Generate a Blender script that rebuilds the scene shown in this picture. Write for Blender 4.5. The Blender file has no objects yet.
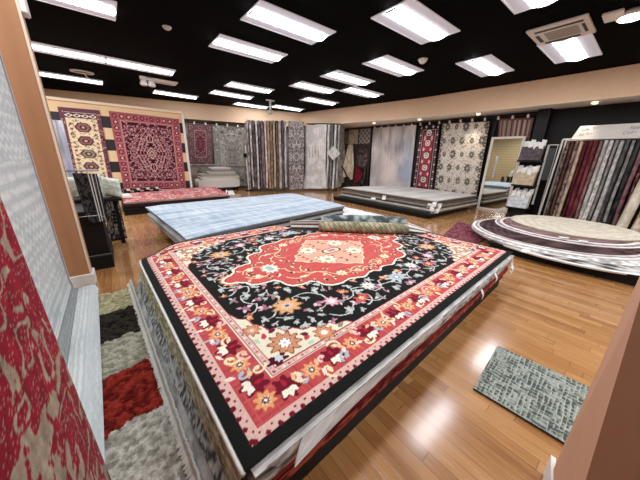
import bpy, math, random
import numpy as np
from mathutils import Matrix, Vector

C = bpy.context.scene.collection
RNG = np.random.default_rng(7)
random.seed(7)
CE = 3.02            # ceiling height
EYE = 1.28

# ------------------------------------------------------------------ colours
def lin(h):
    if not isinstance(h, str):
        return np.array(h, float)
    h = h.lstrip('#'); h = ''.join(x * 2 for x in h) if len(h) == 3 else h
    v = np.array([int(h[i:i + 2], 16) / 255 for i in (0, 2, 4)])
    return np.where(v <= .04045, v / 12.92, ((v + .055) / 1.055) ** 2.4)

# ------------------------------------------------------------------ materials
MATS = {}
def new_mat(name):
    m = bpy.data.materials.new(name); m.use_nodes = True
    nt = m.node_tree; b = nt.nodes['Principled BSDF']
    return m, nt, b

def plain(name, col, rough=.6, metal=0., spec=.5, bump=0., bscale=60., emit=0.):
    if name in MATS: return MATS[name]
    m, nt, b = new_mat(name)
    c = lin(col)
    n = nt.nodes.new('ShaderNodeTexNoise'); n.inputs['Scale'].default_value = bscale * .2; n.inputs['Detail'].default_value = 4
    tc = nt.nodes.new('ShaderNodeTexCoord'); nt.links.new(tc.outputs['Object'], n.inputs['Vector'])
    mr = nt.nodes.new('ShaderNodeMapRange'); mr.inputs['To Min'].default_value = .93; mr.inputs['To Max'].default_value = 1.07
    nt.links.new(n.outputs['Fac'], mr.inputs['Value'])
    mx = nt.nodes.new('ShaderNodeVectorMath'); mx.operation = 'SCALE'; mx.inputs[0].default_value = tuple(c)
    nt.links.new(mr.outputs['Result'], mx.inputs['Scale']); nt.links.new(mx.outputs['Vector'], b.inputs['Base Color'])
    b.inputs['Roughness'].default_value = rough; b.inputs['Metallic'].default_value = metal
    b.inputs['Specular IOR Level'].default_value = spec
    if bump:
        n2 = nt.nodes.new('ShaderNodeTexNoise'); n2.inputs['Scale'].default_value = bscale
        nt.links.new(tc.outputs['Object'], n2.inputs['Vector'])
        bp = nt.nodes.new('ShaderNodeBump'); bp.inputs['Strength'].default_value = bump; bp.inputs['Distance'].default_value = .01
        nt.links.new(n2.outputs['Fac'], bp.inputs['Height']); nt.links.new(bp.outputs['Normal'], b.inputs['Normal'])
    if emit:
        b.inputs['Emission Color'].default_value = (*c, 1); b.inputs['Emission Strength'].default_value = emit
    MATS[name] = m
    return m

def fabric(name='woven_fabric', nscale=220., var=.16, bump=.35, sheen=.03):
    if name in MATS: return MATS[name]
    m, nt, b = new_mat(name)
    at = nt.nodes.new('ShaderNodeAttribute'); at.attribute_name = 'Col'
    tc = nt.nodes.new('ShaderNodeTexCoord')
    n = nt.nodes.new('ShaderNodeTexNoise'); n.inputs['Scale'].default_value = nscale; n.inputs['Detail'].default_value = 3
    nt.links.new(tc.outputs['Object'], n.inputs['Vector'])
    mr = nt.nodes.new('ShaderNodeMapRange'); mr.inputs['To Min'].default_value = 1 - var; mr.inputs['To Max'].default_value = 1 + var
    nt.links.new(n.outputs['Fac'], mr.inputs['Value'])
    mx = nt.nodes.new('ShaderNodeVectorMath'); mx.operation = 'SCALE'
    nt.links.new(at.outputs['Color'], mx.inputs[0]); nt.links.new(mr.outputs['Result'], mx.inputs['Scale'])
    nt.links.new(mx.outputs['Vector'], b.inputs['Base Color'])
    b.inputs['Roughness'].default_value = .92; b.inputs['Specular IOR Level'].default_value = .06
    b.inputs['Sheen Weight'].default_value = sheen; b.inputs['Sheen Roughness'].default_value = .5
    bp = nt.nodes.new('ShaderNodeBump'); bp.inputs['Strength'].default_value = bump; bp.inputs['Distance'].default_value = .004
    nt.links.new(n.outputs['Fac'], bp.inputs['Height']); nt.links.new(bp.outputs['Normal'], b.inputs['Normal'])
    MATS[name] = m
    return m

def wood_floor():
    m, nt, b = new_mat('honey_oak_strip_floor')
    L = nt.links.new; N = nt.nodes.new
    tc = N('ShaderNodeTexCoord'); sp = N('ShaderNodeSeparateXYZ'); L(tc.outputs['Object'], sp.inputs[0])
    def mth(op, a, bb=None, c=None):
        x = N('ShaderNodeMath'); x.operation = op
        for i, v in enumerate((a, bb, c)):
            if v is None: continue
            if isinstance(v, (int, float)): x.inputs[i].default_value = v
            else: L(v, x.inputs[i])
        return x.outputs[0]
    W = .062
    rx = mth('DIVIDE', sp.outputs['X'], W); row = mth('FLOOR', rx); fx = mth('FRACT', rx)
    w1 = N('ShaderNodeTexWhiteNoise'); w1.noise_dimensions = '1D'; L(row, w1.inputs['W'])
    ry = mth('ADD', mth('DIVIDE', sp.outputs['Y'], .62), mth('MULTIPLY', w1.outputs['Value'], 7.3))
    seg = mth('FLOOR', ry); fy = mth('FRACT', ry)
    cv = N('ShaderNodeCombineXYZ'); L(row, cv.inputs[0]); L(seg, cv.inputs[1])
    w2 = N('ShaderNodeTexWhiteNoise'); w2.noise_dimensions = '2D'; L(cv.outputs[0], w2.inputs['Vector'])
    # grain: noise stretched along the strip
    mp = N('ShaderNodeMapping'); mp.inputs['Scale'].default_value = (46, 3.2, 1); L(tc.outputs['Object'], mp.inputs[0])
    ad = N('ShaderNodeVectorMath'); ad.operation = 'ADD'; L(mp.outputs[0], ad.inputs[0]); L(w2.outputs['Color'], ad.inputs[1])
    gn = N('ShaderNodeTexNoise'); gn.inputs['Scale'].default_value = 1.6; gn.inputs['Detail'].default_value = 6; gn.inputs['Distortion'].default_value = .8
    sc = N('ShaderNodeVectorMath'); sc.operation = 'SCALE'; sc.inputs['Scale'].default_value = 1.
    L(ad.outputs[0], gn.inputs['Vector'])
    cr = N('ShaderNodeValToRGB'); e = cr.color_ramp.elements
    e[0].position = 0; e[0].color = (*lin('#7b4826'), 1); e[1].position = 1; e[1].color = (*lin('#cb9660'), 1)
    x = e.new(.45); x.color = (*lin('#b07a46'), 1)
    mixv = mth('ADD', mth('MULTIPLY', w2.outputs['Value'], .55), mth('MULTIPLY', gn.outputs['Fac'], .55))
    L(mixv, cr.inputs[0])
    # redder towards the shop's west side
    seam = mth('MINIMUM', mth('MINIMUM', fx, mth('SUBTRACT', 1, fx)), mth('MULTIPLY', mth('MINIMUM', fy, mth('SUBTRACT', 1, fy)), 8))
    sm = N('ShaderNodeMapRange'); sm.inputs['From Max'].default_value = .045; sm.inputs['To Min'].default_value = .42; sm.inputs['To Max'].default_value = 1; L(seam, sm.inputs['Value'])
    mx = N('ShaderNodeVectorMath'); mx.operation = 'SCALE'; L(cr.outputs[0], mx.inputs[0]); L(sm.outputs['Result'], mx.inputs['Scale'])
    L(mx.outputs[0], b.inputs['Base Color']); b.inputs['Coat Weight'].default_value = 1.; b.inputs['Coat Roughness'].default_value = .13
    rr = N('ShaderNodeMapRange'); rr.inputs['To Min'].default_value = .16; rr.inputs['To Max'].default_value = .34; L(gn.outputs['Fac'], rr.inputs['Value'])
    L(rr.outputs['Result'], b.inputs['Roughness'])
    bp = N('ShaderNodeBump'); bp.inputs['Strength'].default_value = .25; bp.inputs['Distance'].default_value = .002
    hh = mth('ADD', sm.outputs['Result'], mth('MULTIPLY', gn.outputs['Fac'], .3)); L(hh, bp.inputs['Height']); L(bp.outputs['Normal'], b.inputs['Normal'])
    return m

def stripe_mat():
    m, nt, b = new_mat('cream_and_black_stripe_paint')
    L = nt.links.new; N = nt.nodes.new
    tc = N('ShaderNodeTexCoord'); sp = N('ShaderNodeSeparateXYZ'); L(tc.outputs['Object'], sp.inputs[0])
    a = N('ShaderNodeMath'); a.operation = 'SUBTRACT'; a.inputs[0].default_value = 2.15; L(sp.outputs['Z'], a.inputs[1])
    d = N('ShaderNodeMath'); d.operation = 'DIVIDE'; L(a.outputs[0], d.inputs[0]); d.inputs[1].default_value = .56
    f = N('ShaderNodeMath'); f.operation = 'FRACT'; L(d.outputs[0], f.inputs[0])
    g = N('ShaderNodeMath'); g.operation = 'LESS_THAN'; L(f.outputs[0], g.inputs[0]); g.inputs[1].default_value = .5
    h = N('ShaderNodeMath'); h.operation = 'GREATER_THAN'; L(a.outputs[0], h.inputs[0]); h.inputs[1].default_value = 0
    k = N('ShaderNodeMath'); k.operation = 'MULTIPLY'; L(g.outputs[0], k.inputs[0]); L(h.outputs[0], k.inputs[1])
    mx = N('ShaderNodeMix'); mx.data_type = 'RGBA'; mx.inputs[6].default_value = (*lin('#efcf9f'), 1); mx.inputs[7].default_value = (*lin('#17161a'), 1)
    L(k.outputs[0], mx.inputs[0]); L(mx.outputs[2], b.inputs['Base Color']); b.inputs['Roughness'].default_value = .6
    return m

# ------------------------------------------------------------------ object helpers
def prop(o, label=None, cat=None, group=None, kind=None):
    if label: o['label'] = label
    if cat: o['category'] = cat
    if group: o['group'] = group
    if kind: o['kind'] = kind
    return o

def thing(name, label, cat, loc=(0, 0, 0), rotz=0., group=None):
    o = bpy.data.objects.new(name, None); C.objects.link(o)
    o.location = loc; o.rotation_euler = (0, 0, rotz); o.empty_display_size = .1
    return prop(o, label, cat, group)

def parent_world(p):
    return Matrix.Translation(p.location) @ Matrix.Rotation(p.rotation_euler[2], 4, 'Z')

def attach(o, parent):
    # shapes are given in room coordinates; the part keeps its place under its thing
    if parent is not None:
        o.parent = parent
        if parent.parent is None: o.matrix_parent_inverse = parent_world(parent).inverted()

def link_mesh(name, verts, faces, mat, parent=None, smooth=False, cols=None):
    me = bpy.data.meshes.new(name)
    me.from_pydata([tuple(v) for v in verts], [], [tuple(f) for f in faces])
    if cols is not None:
        at = me.color_attributes.new('Col', 'FLOAT_COLOR', 'POINT')
        d = np.ones((len(verts), 4)); d[:, :3] = cols
        at.data.foreach_set('color', d.astype(np.float32).ravel())
    if smooth: me.polygons.foreach_set('use_smooth', [True] * len(me.polygons))
    me.materials.append(mat); me.update()
    o = bpy.data.objects.new(name, me); C.objects.link(o)
    attach(o, parent)
    return o

class MB:
    """collects shapes for one mesh"""
    def __init__(s): s.v = []; s.f = []
    def add(s, v, f):
        n = len(s.v); s.v += [tuple(p) for p in v]; s.f += [tuple(i + n for i in q) for q in f]; return s
    def box(s, lo, hi, bev=0.):
        (a, b, c), (d, e, g) = lo, hi
        if bev <= 0:
            return s.add([(a, b, c), (d, b, c), (d, e, c), (a, e, c), (a, b, g), (d, b, g), (d, e, g), (a, e, g)],
                         [(3, 2, 1, 0), (4, 5, 6, 7), (0, 1, 5, 4), (1, 2, 6, 5), (2, 3, 7, 6), (3, 0, 4, 7)])
        k = min(bev, (d - a) * .45, (e - b) * .45, (g - c) * .45)
        ring = lambda x, z: [(a + x, b + x + 0, z), (d - x, b + x, z), (d - x, e - x, z), (a + x, e - x, z)]
        v = ring(k, c) + ring(0, c + k) + ring(0, g - k) + ring(k, g)
        f = [(3, 2, 1, 0), (12, 13, 14, 15)]
        for r in range(3):
            for i in range(4):
                j = (i + 1) % 4
                f.append((r * 4 + i, r * 4 + j, r * 4 + 4 + j, r * 4 + 4 + i))
        return s.add(v, f)
    def prism(s, pts, z0, z1):
        n = len(pts)
        v = [(x, y, z0) for x, y in pts] + [(x, y, z1) for x, y in pts]
        return s.add(v, [tuple(range(n))[::-1], tuple(range(n, 2 * n))] + [(i, (i + 1) % n, n + (i + 1) % n, n + i) for i in range(n)])
    def tube(s, pts, r, n=8, cap=True):
        pts = [Vector(p) for p in pts]; v = []; f = []
        for i, p in enumerate(pts):
            t = (pts[min(i + 1, len(pts) - 1)] - pts[max(i - 1, 0)]).normalized()
            a = t.orthogonal().normalized() if abs(t.z) > .9 else t.cross(Vector((0, 0, 1))).normalized()
            b = t.cross(a)
            rr = r[i] if isinstance(r, (list, tuple)) else r
            v += [tuple(p + rr * (math.cos(2 * math.pi * k / n) * a + math.sin(2 * math.pi * k / n) * b)) for k in range(n)]
        for i in range(len(pts) - 1):
            for k in range(n):
                f.append((i * n + k, i * n + (k + 1) % n, (i + 1) * n + (k + 1) % n, (i + 1) * n + k))
        if cap: f += [tuple(range(n))[::-1], tuple(range((len(pts) - 1) * n, len(pts) * n))]
        return s.add(v, f)
    def lathe(s, prof, cx=0, cy=0, n=24):
        v = []; f = []
        for r, z in prof: v += [(cx + r * math.cos(2 * math.pi * k / n), cy + r * math.sin(2 * math.pi * k / n), z) for k in range(n)]
        for i in range(len(prof) - 1):
            for k in range(n): f.append((i * n + k, i * n + (k + 1) % n, (i + 1) * n + (k + 1) % n, (i + 1) * n + k))
        f += [tuple(range(n))[::-1], tuple(range((len(prof) - 1) * n, len(prof) * n))]
        return s.add(v, f)
    def quad(s, a, b, c, d): return s.add([a, b, c, d], [(0, 1, 2, 3)])
    def build(s, name, mat, parent=None, smooth=False, world=False):
        return link_mesh(name, s.v, s.f, mat, parent, smooth)

# ------------------------------------------------------------------ rug surfaces
FAB = fabric()
def surf(name, P, Col, T=.012, edge='#cccccc', back=None, parent=None, mat=None, mask=None, smooth=True, nref=None):
    """closed woven sheet: P (nv,nu,3) is its face, T its thickness; Col (nv,nu,3)"""
    P = np.asarray(P, float); nv, nu = P.shape[:2]
    du = np.gradient(P, axis=1); dv = np.gradient(P, axis=0)
    n = np.cross(du, dv); n /= np.linalg.norm(n, axis=2, keepdims=True) + 1e-12
    idx = np.arange(nu * nv).reshape(nv, nu)
    q = np.stack([idx[:-1, :-1], idx[:-1, 1:], idx[1:, 1:], idx[1:, :-1]], -1).reshape(-1, 4)
    keep = None
    if mask is not None:
        keep = mask.reshape(-1); q = q[keep[q].all(1)]
    ring = np.concatenate([idx[0, :], idx[1:, -1], idx[-1, -2::-1], idx[-2:0:-1, 0]])
    V = [P.reshape(-1, 3)]; K = [Col.reshape(-1, 3)]; F = [q]
    Pb = (P - T * n).reshape(-1, 3)
    off = nu * nv
    ec = lin(edge)
    if T > 0:
        if True:
            ecol = ec
            r1 = P.reshape(-1, 3)[ring]; r2 = Pb[ring]
            mid = (r1 + r2) / 2
            ctr = P.reshape(-1, 3).mean(0)
            V += [r1, r2]; j = RNG.uniform(.85, 1.1, (len(ring), 1))
            K += [ecol * j, ecol * j * .9]
            R = len(ring); a = off + np.arange(R); b2 = off + (np.arange(R) + 1) % R
            sk = np.stack([a, a + R, b2 + R, b2], -1)
            if keep is not None: sk = sk[keep[ring] & keep[np.roll(ring, -1)]]
            F.append(sk); off += 2 * R
        if back is not None:
            V.append(Pb); bc = lin(back) if isinstance(back, str) else np.asarray(back)
            K.append(np.broadcast_to(bc, P.shape).reshape(-1, 3)); F.append(q[:, ::-1] + off); off += nu * nv
    V = np.concatenate(V); K = np.concatenate(K); F = np.concatenate(F)
    me = bpy.data.meshes.new(name)
    me.vertices.add(len(V)); me.vertices.foreach_set('co', V.astype(np.float32).ravel())
    me.loops.add(F.size); me.loops.foreach_set('vertex_index', F.astype(np.int32).ravel())
    me.polygons.add(len(F)); me.polygons.foreach_set('loop_start', np.arange(0, F.size, 4, dtype=np.int32))
    me.polygons.foreach_set('use_smooth', np.ones(len(F), bool) if smooth else np.zeros(len(F), bool))
    me.update(calc_edges=True)
    at = me.color_attributes.new('Col', 'FLOAT_COLOR', 'POINT')
    d = np.ones((len(V), 4), np.float32); d[:, :3] = np.clip(K, 0, 1); at.data.foreach_set('color', d.ravel())
    me.materials.append(mat or FAB)
    o = bpy.data.objects.new(name, me); C.objects.link(o)
    attach(o, parent)
    return o

def quad_grid(c00, c10, c11, c01, nu, nv):
    u = np.linspace(0, 1, nu)[None, :, None]; v = np.linspace(0, 1, nv)[:, None, None]
    c00, c10, c11, c01 = (np.array(c, float) for c in (c00, c10, c11, c01))
    return (1 - u) * (1 - v) * c00 + u * (1 - v) * c10 + u * v * c11 + (1 - u) * v * c01

def noise2(nv, nu, cells, seed=0):
    r = np.random.default_rng(seed); a = r.random((cells[1] + 2, cells[0] + 2))
    y = np.linspace(0, cells[1], nv); x = np.linspace(0, cells[0], nu)
    yi = np.minimum(y.astype(int), cells[1]); xi = np.minimum(x.astype(int), cells[0])
    fy = (y - yi)[:, None]; fx = (x - xi)[None, :]
    fy = fy * fy * (3 - 2 * fy); fx = fx * fx * (3 - 2 * fx)
    g = lambda i, j: a[np.ix_(yi + i, xi + j)]
    return (1 - fy) * ((1 - fx) * g(0, 0) + fx * g(0, 1)) + fy * ((1 - fx) * g(1, 0) + fx * g(1, 1))

def fbm(nv, nu, cells, seed=0, octv=4):
    s = 0; t = 0; a = 1.
    for k in range(octv):
        s = s + a * noise2(nv, nu, (cells[0] * 2 ** k, cells[1] * 2 ** k), seed + k); t += a; a *= .55
    return s / t

def mixc(a, b, t): return lin(a) * (1 - t[..., None]) + lin(b) * t[..., None]

class Cv:
    """a small drawing surface in metres, used to work out the woven pattern of a rug"""
    def __init__(s, w, h, res, bg):
        s.w, s.h, s.res = w, h, res
        s.nx, s.ny = max(2, int(round(w / res))), max(2, int(round(h / res)))
        s.x = (np.arange(s.nx) + .5) * w / s.nx; s.y = (np.arange(s.ny) + .5) * h / s.ny
        s.a = np.empty((s.ny, s.nx, 3)); s.a[:] = lin(bg)
    def _sub(s, x0, x1, y0, y1):
        i0, i1 = np.searchsorted(s.x, [x0, x1]); j0, j1 = np.searchsorted(s.y, [y0, y1])
        return slice(j0, j1), slice(i0, i1)
    def put(s, bb, fn, col):
        sl = s._sub(*bb)
        X, Y = np.meshgrid(s.x[sl[1]], s.y[sl[0]])
        if X.size == 0: return s
        m = fn(X, Y); s.a[sl][m] = lin(col); return s
    def rect(s, x0, y0, x1, y1, col): return s.put((x0, x1, y0, y1), lambda X, Y: np.ones_like(X, bool), col)
    def poly(s, pts, col):
        p = np.array(pts, float)
        def fn(X, Y):
            m = np.zeros_like(X, bool)
            for (x1, y1), (x2, y2) in zip(p, np.roll(p, -1, 0)):
                if y1 == y2: continue
                c = (y1 > Y) != (y2 > Y)
                m ^= c & (X < (x2 - x1) * (Y - y1) / (y2 - y1) + x1)
            return m
        return s.put((p[:, 0].min(), p[:, 0].max(), p[:, 1].min(), p[:, 1].max()), fn, col)
    def outl(s, pts, w, col, closed=True):
        pts = list(pts)
        return s.line(pts + ([pts[0]] if closed else []), w, col)
    def ell(s, cx, cy, rx, ry, col, ang=0.):
        R = max(rx, ry); ca, sa = math.cos(ang), math.sin(ang)
        return s.put((cx - R, cx + R, cy - R, cy + R), lambda X, Y: (((X - cx) * ca + (Y - cy) * sa) / rx) ** 2 + ((-(X - cx) * sa + (Y - cy) * ca) / ry) ** 2 <= 1, col)
    def star(s, cx, cy, r, n, depth, col, rot=0., sx=1., sy=1.):
        def fn(X, Y):
            dx, dy = (X - cx) / sx, (Y - cy) / sy
            return np.hypot(dx, dy) <= r * (1 - depth * (.5 - .5 * np.cos(n * (np.arctan2(dy, dx) - rot))))
        R = r * max(sx, sy, 1)
        return s.put((cx - R, cx + R, cy - R, cy + R), fn, col)
    def line(s, pts, w, col):
        for (x1, y1), (x2, y2) in zip(pts[:-1], pts[1:]):
            L2 = (x2 - x1) ** 2 + (y2 - y1) ** 2 + 1e-12
            def fn(X, Y):
                t = np.clip(((X - x1) * (x2 - x1) + (Y - y1) * (y2 - y1)) / L2, 0, 1)
                return np.hypot(X - x1 - t * (x2 - x1), Y - y1 - t * (y2 - y1)) <= w / 2
            s.put((min(x1, x2) - w, max(x1, x2) + w, min(y1, y2) - w, max(y1, y2) + w), fn, col)
        return s
    def leaf(s, x, y, L, W, ang, col):
        ca, sa = math.cos(ang), math.sin(ang)
        pts = [(0, 0), (.3, .5), (.6, .42), (1, 0), (.6, -.42), (.3, -.5)]
        return s.poly([(x + L * a * ca - W * b * sa, y + L * a * sa + W * b * ca) for a, b in pts], col)
    def flower(s, x, y, r, n, c1, c2, cc, rot=0., out=None, sx=1, sy=1):
        if out: s.star(x, y, r * 1.14, n, .3, out, rot, sx, sy)
        s.star(x, y, r, n, .34, c1, rot, sx, sy); s.star(x, y, r * .55, n, .4, c2, rot + math.pi / n, sx, sy); s.ell(x, y, r * .2, r * .2, cc); return s
    def mirror(s):
        s.a = np.concatenate([s.a, s.a[:, ::-1]], 1); s.a = np.concatenate([s.a, s.a[::-1]], 0)
        s.w *= 2; s.h *= 2; s.ny, s.nx = s.a.shape[:2]; s.x = (np.arange(s.nx) + .5) * s.w / s.nx; s.y = (np.arange(s.ny) + .5) * s.h / s.ny
        return s
    def jitter(s, amt=.08, seed=1):
        r = np.random.default_rng(seed); s.a = s.a * r.uniform(1 - amt, 1 + amt, (s.ny, s.nx, 1)); return s
    def abrash(s, amt=.1, n=40, seed=1):
        r = np.random.default_rng(seed); k = np.interp(np.linspace(0, n, s.nx), np.arange(n + 1), r.uniform(1 - amt, 1 + amt, n + 1)); s.a = s.a * k[None, :, None]; return s
    def sample(s, nu, nv):
        j = np.clip((np.linspace(0, 1, nv) * s.ny).astype(int), 0, s.ny - 1); i = np.clip((np.linspace(0, 1, nu) * s.nx).astype(int), 0, s.nx - 1)
        return s.a[np.ix_(j, i)]

def hung(name, label, cat, bl, br, tr, tl, cv, nu, nv, T=.012, wav=.012, edge='#777777', seed=0, group=None, back='#6b6560', parent=None):
    P = quad_grid(bl, br, tr, tl, nu, nv)
    n = np.cross(np.array(br, float) - bl, np.array(tl, float) - bl); n /= np.linalg.norm(n)
    u = np.linspace(0, 1, nu)[None, :]; v = np.linspace(0, 1, nv)[:, None]
    w = wav * np.sin(u * 9 + seed + v * 1.3) * (1.1 - v) + wav * .6 * np.sin(u * 21 + seed * 2) * (1.05 - v)
    P = P + w[..., None] * n
    Col = cv.sample(nu, nv) if isinstance(cv, Cv) else cv
    o = surf(name, P, Col, T, edge, back, parent)
    if parent is None: prop(o, label, cat, group)
    return o

def hairpin(name, label, cat, front, back, half, z0, z1, colfn, nz=60, group=None, seed=0, parent=None, lean=0., sides=None):
    """a rug folded over a swing arm, seen mostly at its rounded fold; front/back are (x,y)"""
    f = np.array(front, float); b = np.array(back, float); d = (b - f); L = np.linalg.norm(d); d /= L; s = np.array([-d[1], d[0]])
    pl = []
    for t in np.linspace(1, 0, 9)[:-1]: pl.append(f + d * (half + t * (L - half)) - s * half)
    for a in np.linspace(-90, 90, 9): pl.append(f + d * half * (1 - math.cos(math.radians(a))) + s * half * math.sin(math.radians(a)))
    for t in np.linspace(0, 1, 9)[1:]: pl.append(f + d * (half + t * (L - half)) + s * half)
    pl = np.array(pl); pl = pl[::-1]
    nu = len(pl); z = np.linspace(z0, z1, nz)
    P = np.zeros((nz, nu, 3)); P[..., :2] = pl[None]; P[..., 2] = z[:, None]
    r = np.random.default_rng(seed)
    v = np.linspace(0, 1, nz)[:, None]
    k = .35 * half * np.sin(v * r.uniform(4, 8) + r.uniform(0, 6)) * (1 - v) + .25 * half * np.sin(np.linspace(0, 12, nu)[None] + r.uniform(0, 6)) * (1 - v)
    P[..., :2] += k[..., None] * s
    P[..., :2] -= (lean * (1 - v))[..., None] * d
    Col = colfn(nz, nu)
    if sides is not None: Col[:, :7] = lin(sides) * RNG.uniform(.85, 1.1); Col[:, -7:] = lin(sides) * RNG.uniform(.85, 1.1)
    o = surf(name, P, Col, .008, lin('#888888'), '#555555', parent)
    if parent is None: prop(o, label, cat, group)
    return o

def motley(c1, c2, cells=(5, 24), seed=0, c3=None, thr=.55):
    def fn(nv, nu):
        a = fbm(nv, nu, cells, seed, 3); t = np.clip((a - .42) / .16, 0, 1); k = mixc(c1, c2, t)
        if c3: k[noise2(nv, nu, (cells[0] * 3, cells[1] * 2), seed + 9) > .74] = lin(c3)
        return k * np.random.default_rng(seed).uniform(.88, 1.1, (nv, nu, 1))
    return fn

def flat_rug(name, label, cat, quad, z, T, col, edge, nu=30, nv=24, droop=.0, parent=None, group=None, seed=0, ripple=.002, round_c=0.):
    """one rug of a pile: quad = four (x,y) corners anticlockwise from the near one"""
    P = quad_grid(*[(x, y, z) for x, y in quad], nu, nv)
    u = np.linspace(0, 1, nu)[None, :]; v = np.linspace(0, 1, nv)[:, None]
    e = np.minimum(np.minimum(u, 1 - u) * 1.25, np.minimum(v, 1 - v)) * np.ones((nv, nu))
    P[..., 2] -= droop * np.exp(-e / .02)
    P[..., 2] += ripple * (fbm(nv, nu, (6, 5), seed, 2) - .5) * 2
    if round_c > 0:   # corners sag
        cd = np.minimum.reduce([np.hypot((u - a) * 1.25, v - b) for a in (0, 1) for b in (0, 1)])
        P[..., 2] -= round_c * np.exp(-(cd / .07) ** 2)
    Col = col.sample(nu, nv) if isinstance(col, Cv) else col(nv, nu)
    o = surf(name, P, Col, T, edge, None, parent)
    if parent is None: prop(o, label, cat, group)
    return o

def tag_mesh(parent, pts, name='price_tag', mat=None):
    """crumpled white paper tags: each a small bent card"""
    for k, (p, d1, d2) in enumerate(pts):
        P = quad_grid(np.array(p), np.array(p) + d1, np.array(p) + np.array(d1) + d2, np.array(p) + d2, 4, 5)
        n = np.cross(d1, d2); n = n / (np.linalg.norm(n) + 1e-9)
        P = P + (np.sin(np.linspace(0, 3, 5))[:, None] * .012 * (1 if k % 2 else -1))[..., None] * n
        c = np.ones((5, 4, 3)) * lin('#f2f2ee')
        surf(name, P, c, .0015, '#ffffff', '#eeeeea', parent, plainpaper())
def plainpaper():
    return fabric('white_tag_paper', 40, .02, .02, 0.)

# ================================================================== THE ROOM
WHITE = plain('white_enamel', '#e9e6e2', .45)
BLACK = plain('black_paint', '#060607', .6, spec=.3)
def structure(name, mb, mat, smooth=False):
    return prop(mb.build(name, mat, smooth=smooth), kind='structure')

FL = wood_floor()
structure('floor', MB().box((-4, -5, -.1), (9.6, 12.6, 0)), FL)
structure('ceiling', MB().box((-4, -5, CE), (9.6, 12.6, CE + .1)), plain('black_ceiling_paint', '#030304', .9, spec=.05))
TAN = plain('tan_wall_paint', '#ecc9a6', .7)
TANB = plain('tan_pillar_paint', '#b98159', .65)
# side walls
LA, LB = np.array((-3.2, 12.46)), np.array((6.66, 9.79))
structure('wall_left', MB().prism([(-3.2, 12.86), (8.9, 9.58), (8.9, 9.68), (-3.2, 12.96)], 0, CE), plain('taupe_grey_wall_paint', '#8f857b', .7))
structure('wall_right', MB().prism([(8.62, -4.5), (8.72, -4.5), (8.72, 10.2), (8.62, 10.2)], 0, CE), plain('dark_brown_wall_paint', '#1a1616', .6))
# tan soffits that carry the rug rails
structure('trim_1', MB().prism([(-3.2, 12.46), (6.66, 9.79), (8.62, 9.26), (8.62, 9.66), (-3.2, 12.86)], 2.48, CE), TAN)
sof = MB().prism([(6.66, 9.79), (7.54, 4.86), (7.70, 2.4), (7.75, 0), (7.80, -4.5), (8.62, -4.5), (8.62, 9.5)], 2.52, CE)
structure('trim_2', sof, TAN)
structure('trim_9', MB().prism([(6.70, 9.75), (7.58, 4.86), (7.74, 2.4), (7.79, 0), (7.84, -4.5), (8.62, -4.5), (8.62, 9.4)], 2.508, 2.52), plain('whitened_soffit_underside', '#f4ebe0', .7))  # underside slab coloured near white in place of light bounced off the floor
structure('trim_3', MB().prism([(6.65, 9.79), (7.53, 4.86), (7.69, 2.4), (7.74, 0), (7.79, -4.5), (7.83, -4.5), (7.79, 0), (7.74, 2.4), (7.58, 4.86), (6.70, 9.79)], 2.495, 2.53), plain('pale_tan_edge', '#ecd3b4', .6))
# striped partition that carries the two hung oriental rugs
structure('wall_display', MB().box((-1.5, 9.13, 0), (1.93, 9.23, 2.44)), stripe_mat())
structure('trim_4', MB().box((-1.5, 9.08, 2.40), (1.96, 9.25, 2.46)), plain('cream_paint', '#f3e3c8', .6))
structure('trim_5', MB().box((1.93, 9.10, 0), (1.99, 9.24, 2.40)), plain('white_trim_paint', '#e6e2dc', .5))
# near wall end on the west side, with its white skirting
structure('wall_left_end', MB().box((-2.2, 3.22, 0), (-.322, 3.37, CE)), TANB)
structure('trim_6', MB().box((-.333, 3.214, .13), (-.317, 3.228, CE)), plain('pale_corner_bead', '#f0dcc4', .5))
structure('baseboard_left', MB().box((-2.2, 3.205, 0), (-.305, 3.385, .125), .006), WHITE)
# near wall end on the east side: a tan return and a brown face
y0 = lambda z: min(-.049, -.049 - .085 * (1.01 - z))
pl = MB()
far, near, bk = 1.24, .80, -2.2
pl.add([(far, -.054, 0), (near, -.135, 0), (near, -.048, 1.02), (near, -.048, CE), (far, -.054, CE),
        (near, bk, 0), (near, bk, CE), (far, bk, 0), (far, bk, CE)],
       [(0, 1, 2), (0, 2, 3, 4), (1, 5, 6, 3, 2), (0, 4, 8, 7), (5, 7, 8, 6), (3, 6, 8, 4), (0, 7, 5, 1)])
structure('wall_right_end', pl, plain('tan_return_paint', '#c9987a', .65))
structure('trim_7', MB().prism([(near - .012, -.20), (near - .004, -.15), (near - .004, bk), (near - .012, bk)], .002, CE - .01), plain('dusty_brown_panel', '#b58a7e', .7))
structure('baseboard_right', MB().prism([(1.255, -.05), (.83, -.128), (.83, -.112), (1.255, -.034)], 0, .11), WHITE)
def boards():
    m, nt, b = new_mat('olive_tan_boards'); L = nt.links.new; N = nt.nodes.new
    tc = N('ShaderNodeTexCoord'); sp = N('ShaderNodeSeparateXYZ'); L(tc.outputs['Object'], sp.inputs[0])
    d = N('ShaderNodeMath'); d.operation = 'DIVIDE'; L(sp.outputs['Z'], d.inputs[0]); d.inputs[1].default_value = .16
    fr = N('ShaderNodeMath'); fr.operation = 'FRACT'; L(d.outputs[0], fr.inputs[0])
    cr = N('ShaderNodeValToRGB'); e = cr.color_ramp.elements; e[0].color = (*lin('#3f3626'), 1); e[1].position = .12; e[1].color = (*lin('#a08d68'), 1); L(fr.outputs[0], cr.inputs[0])
    L(cr.outputs[0], b.inputs['Base Color']); b.inputs['Roughness'].default_value = .6; return m
structure('wall_west', MB().box((-4.1, -5, 0), (-4, 12.6, CE)), boards())
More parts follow.
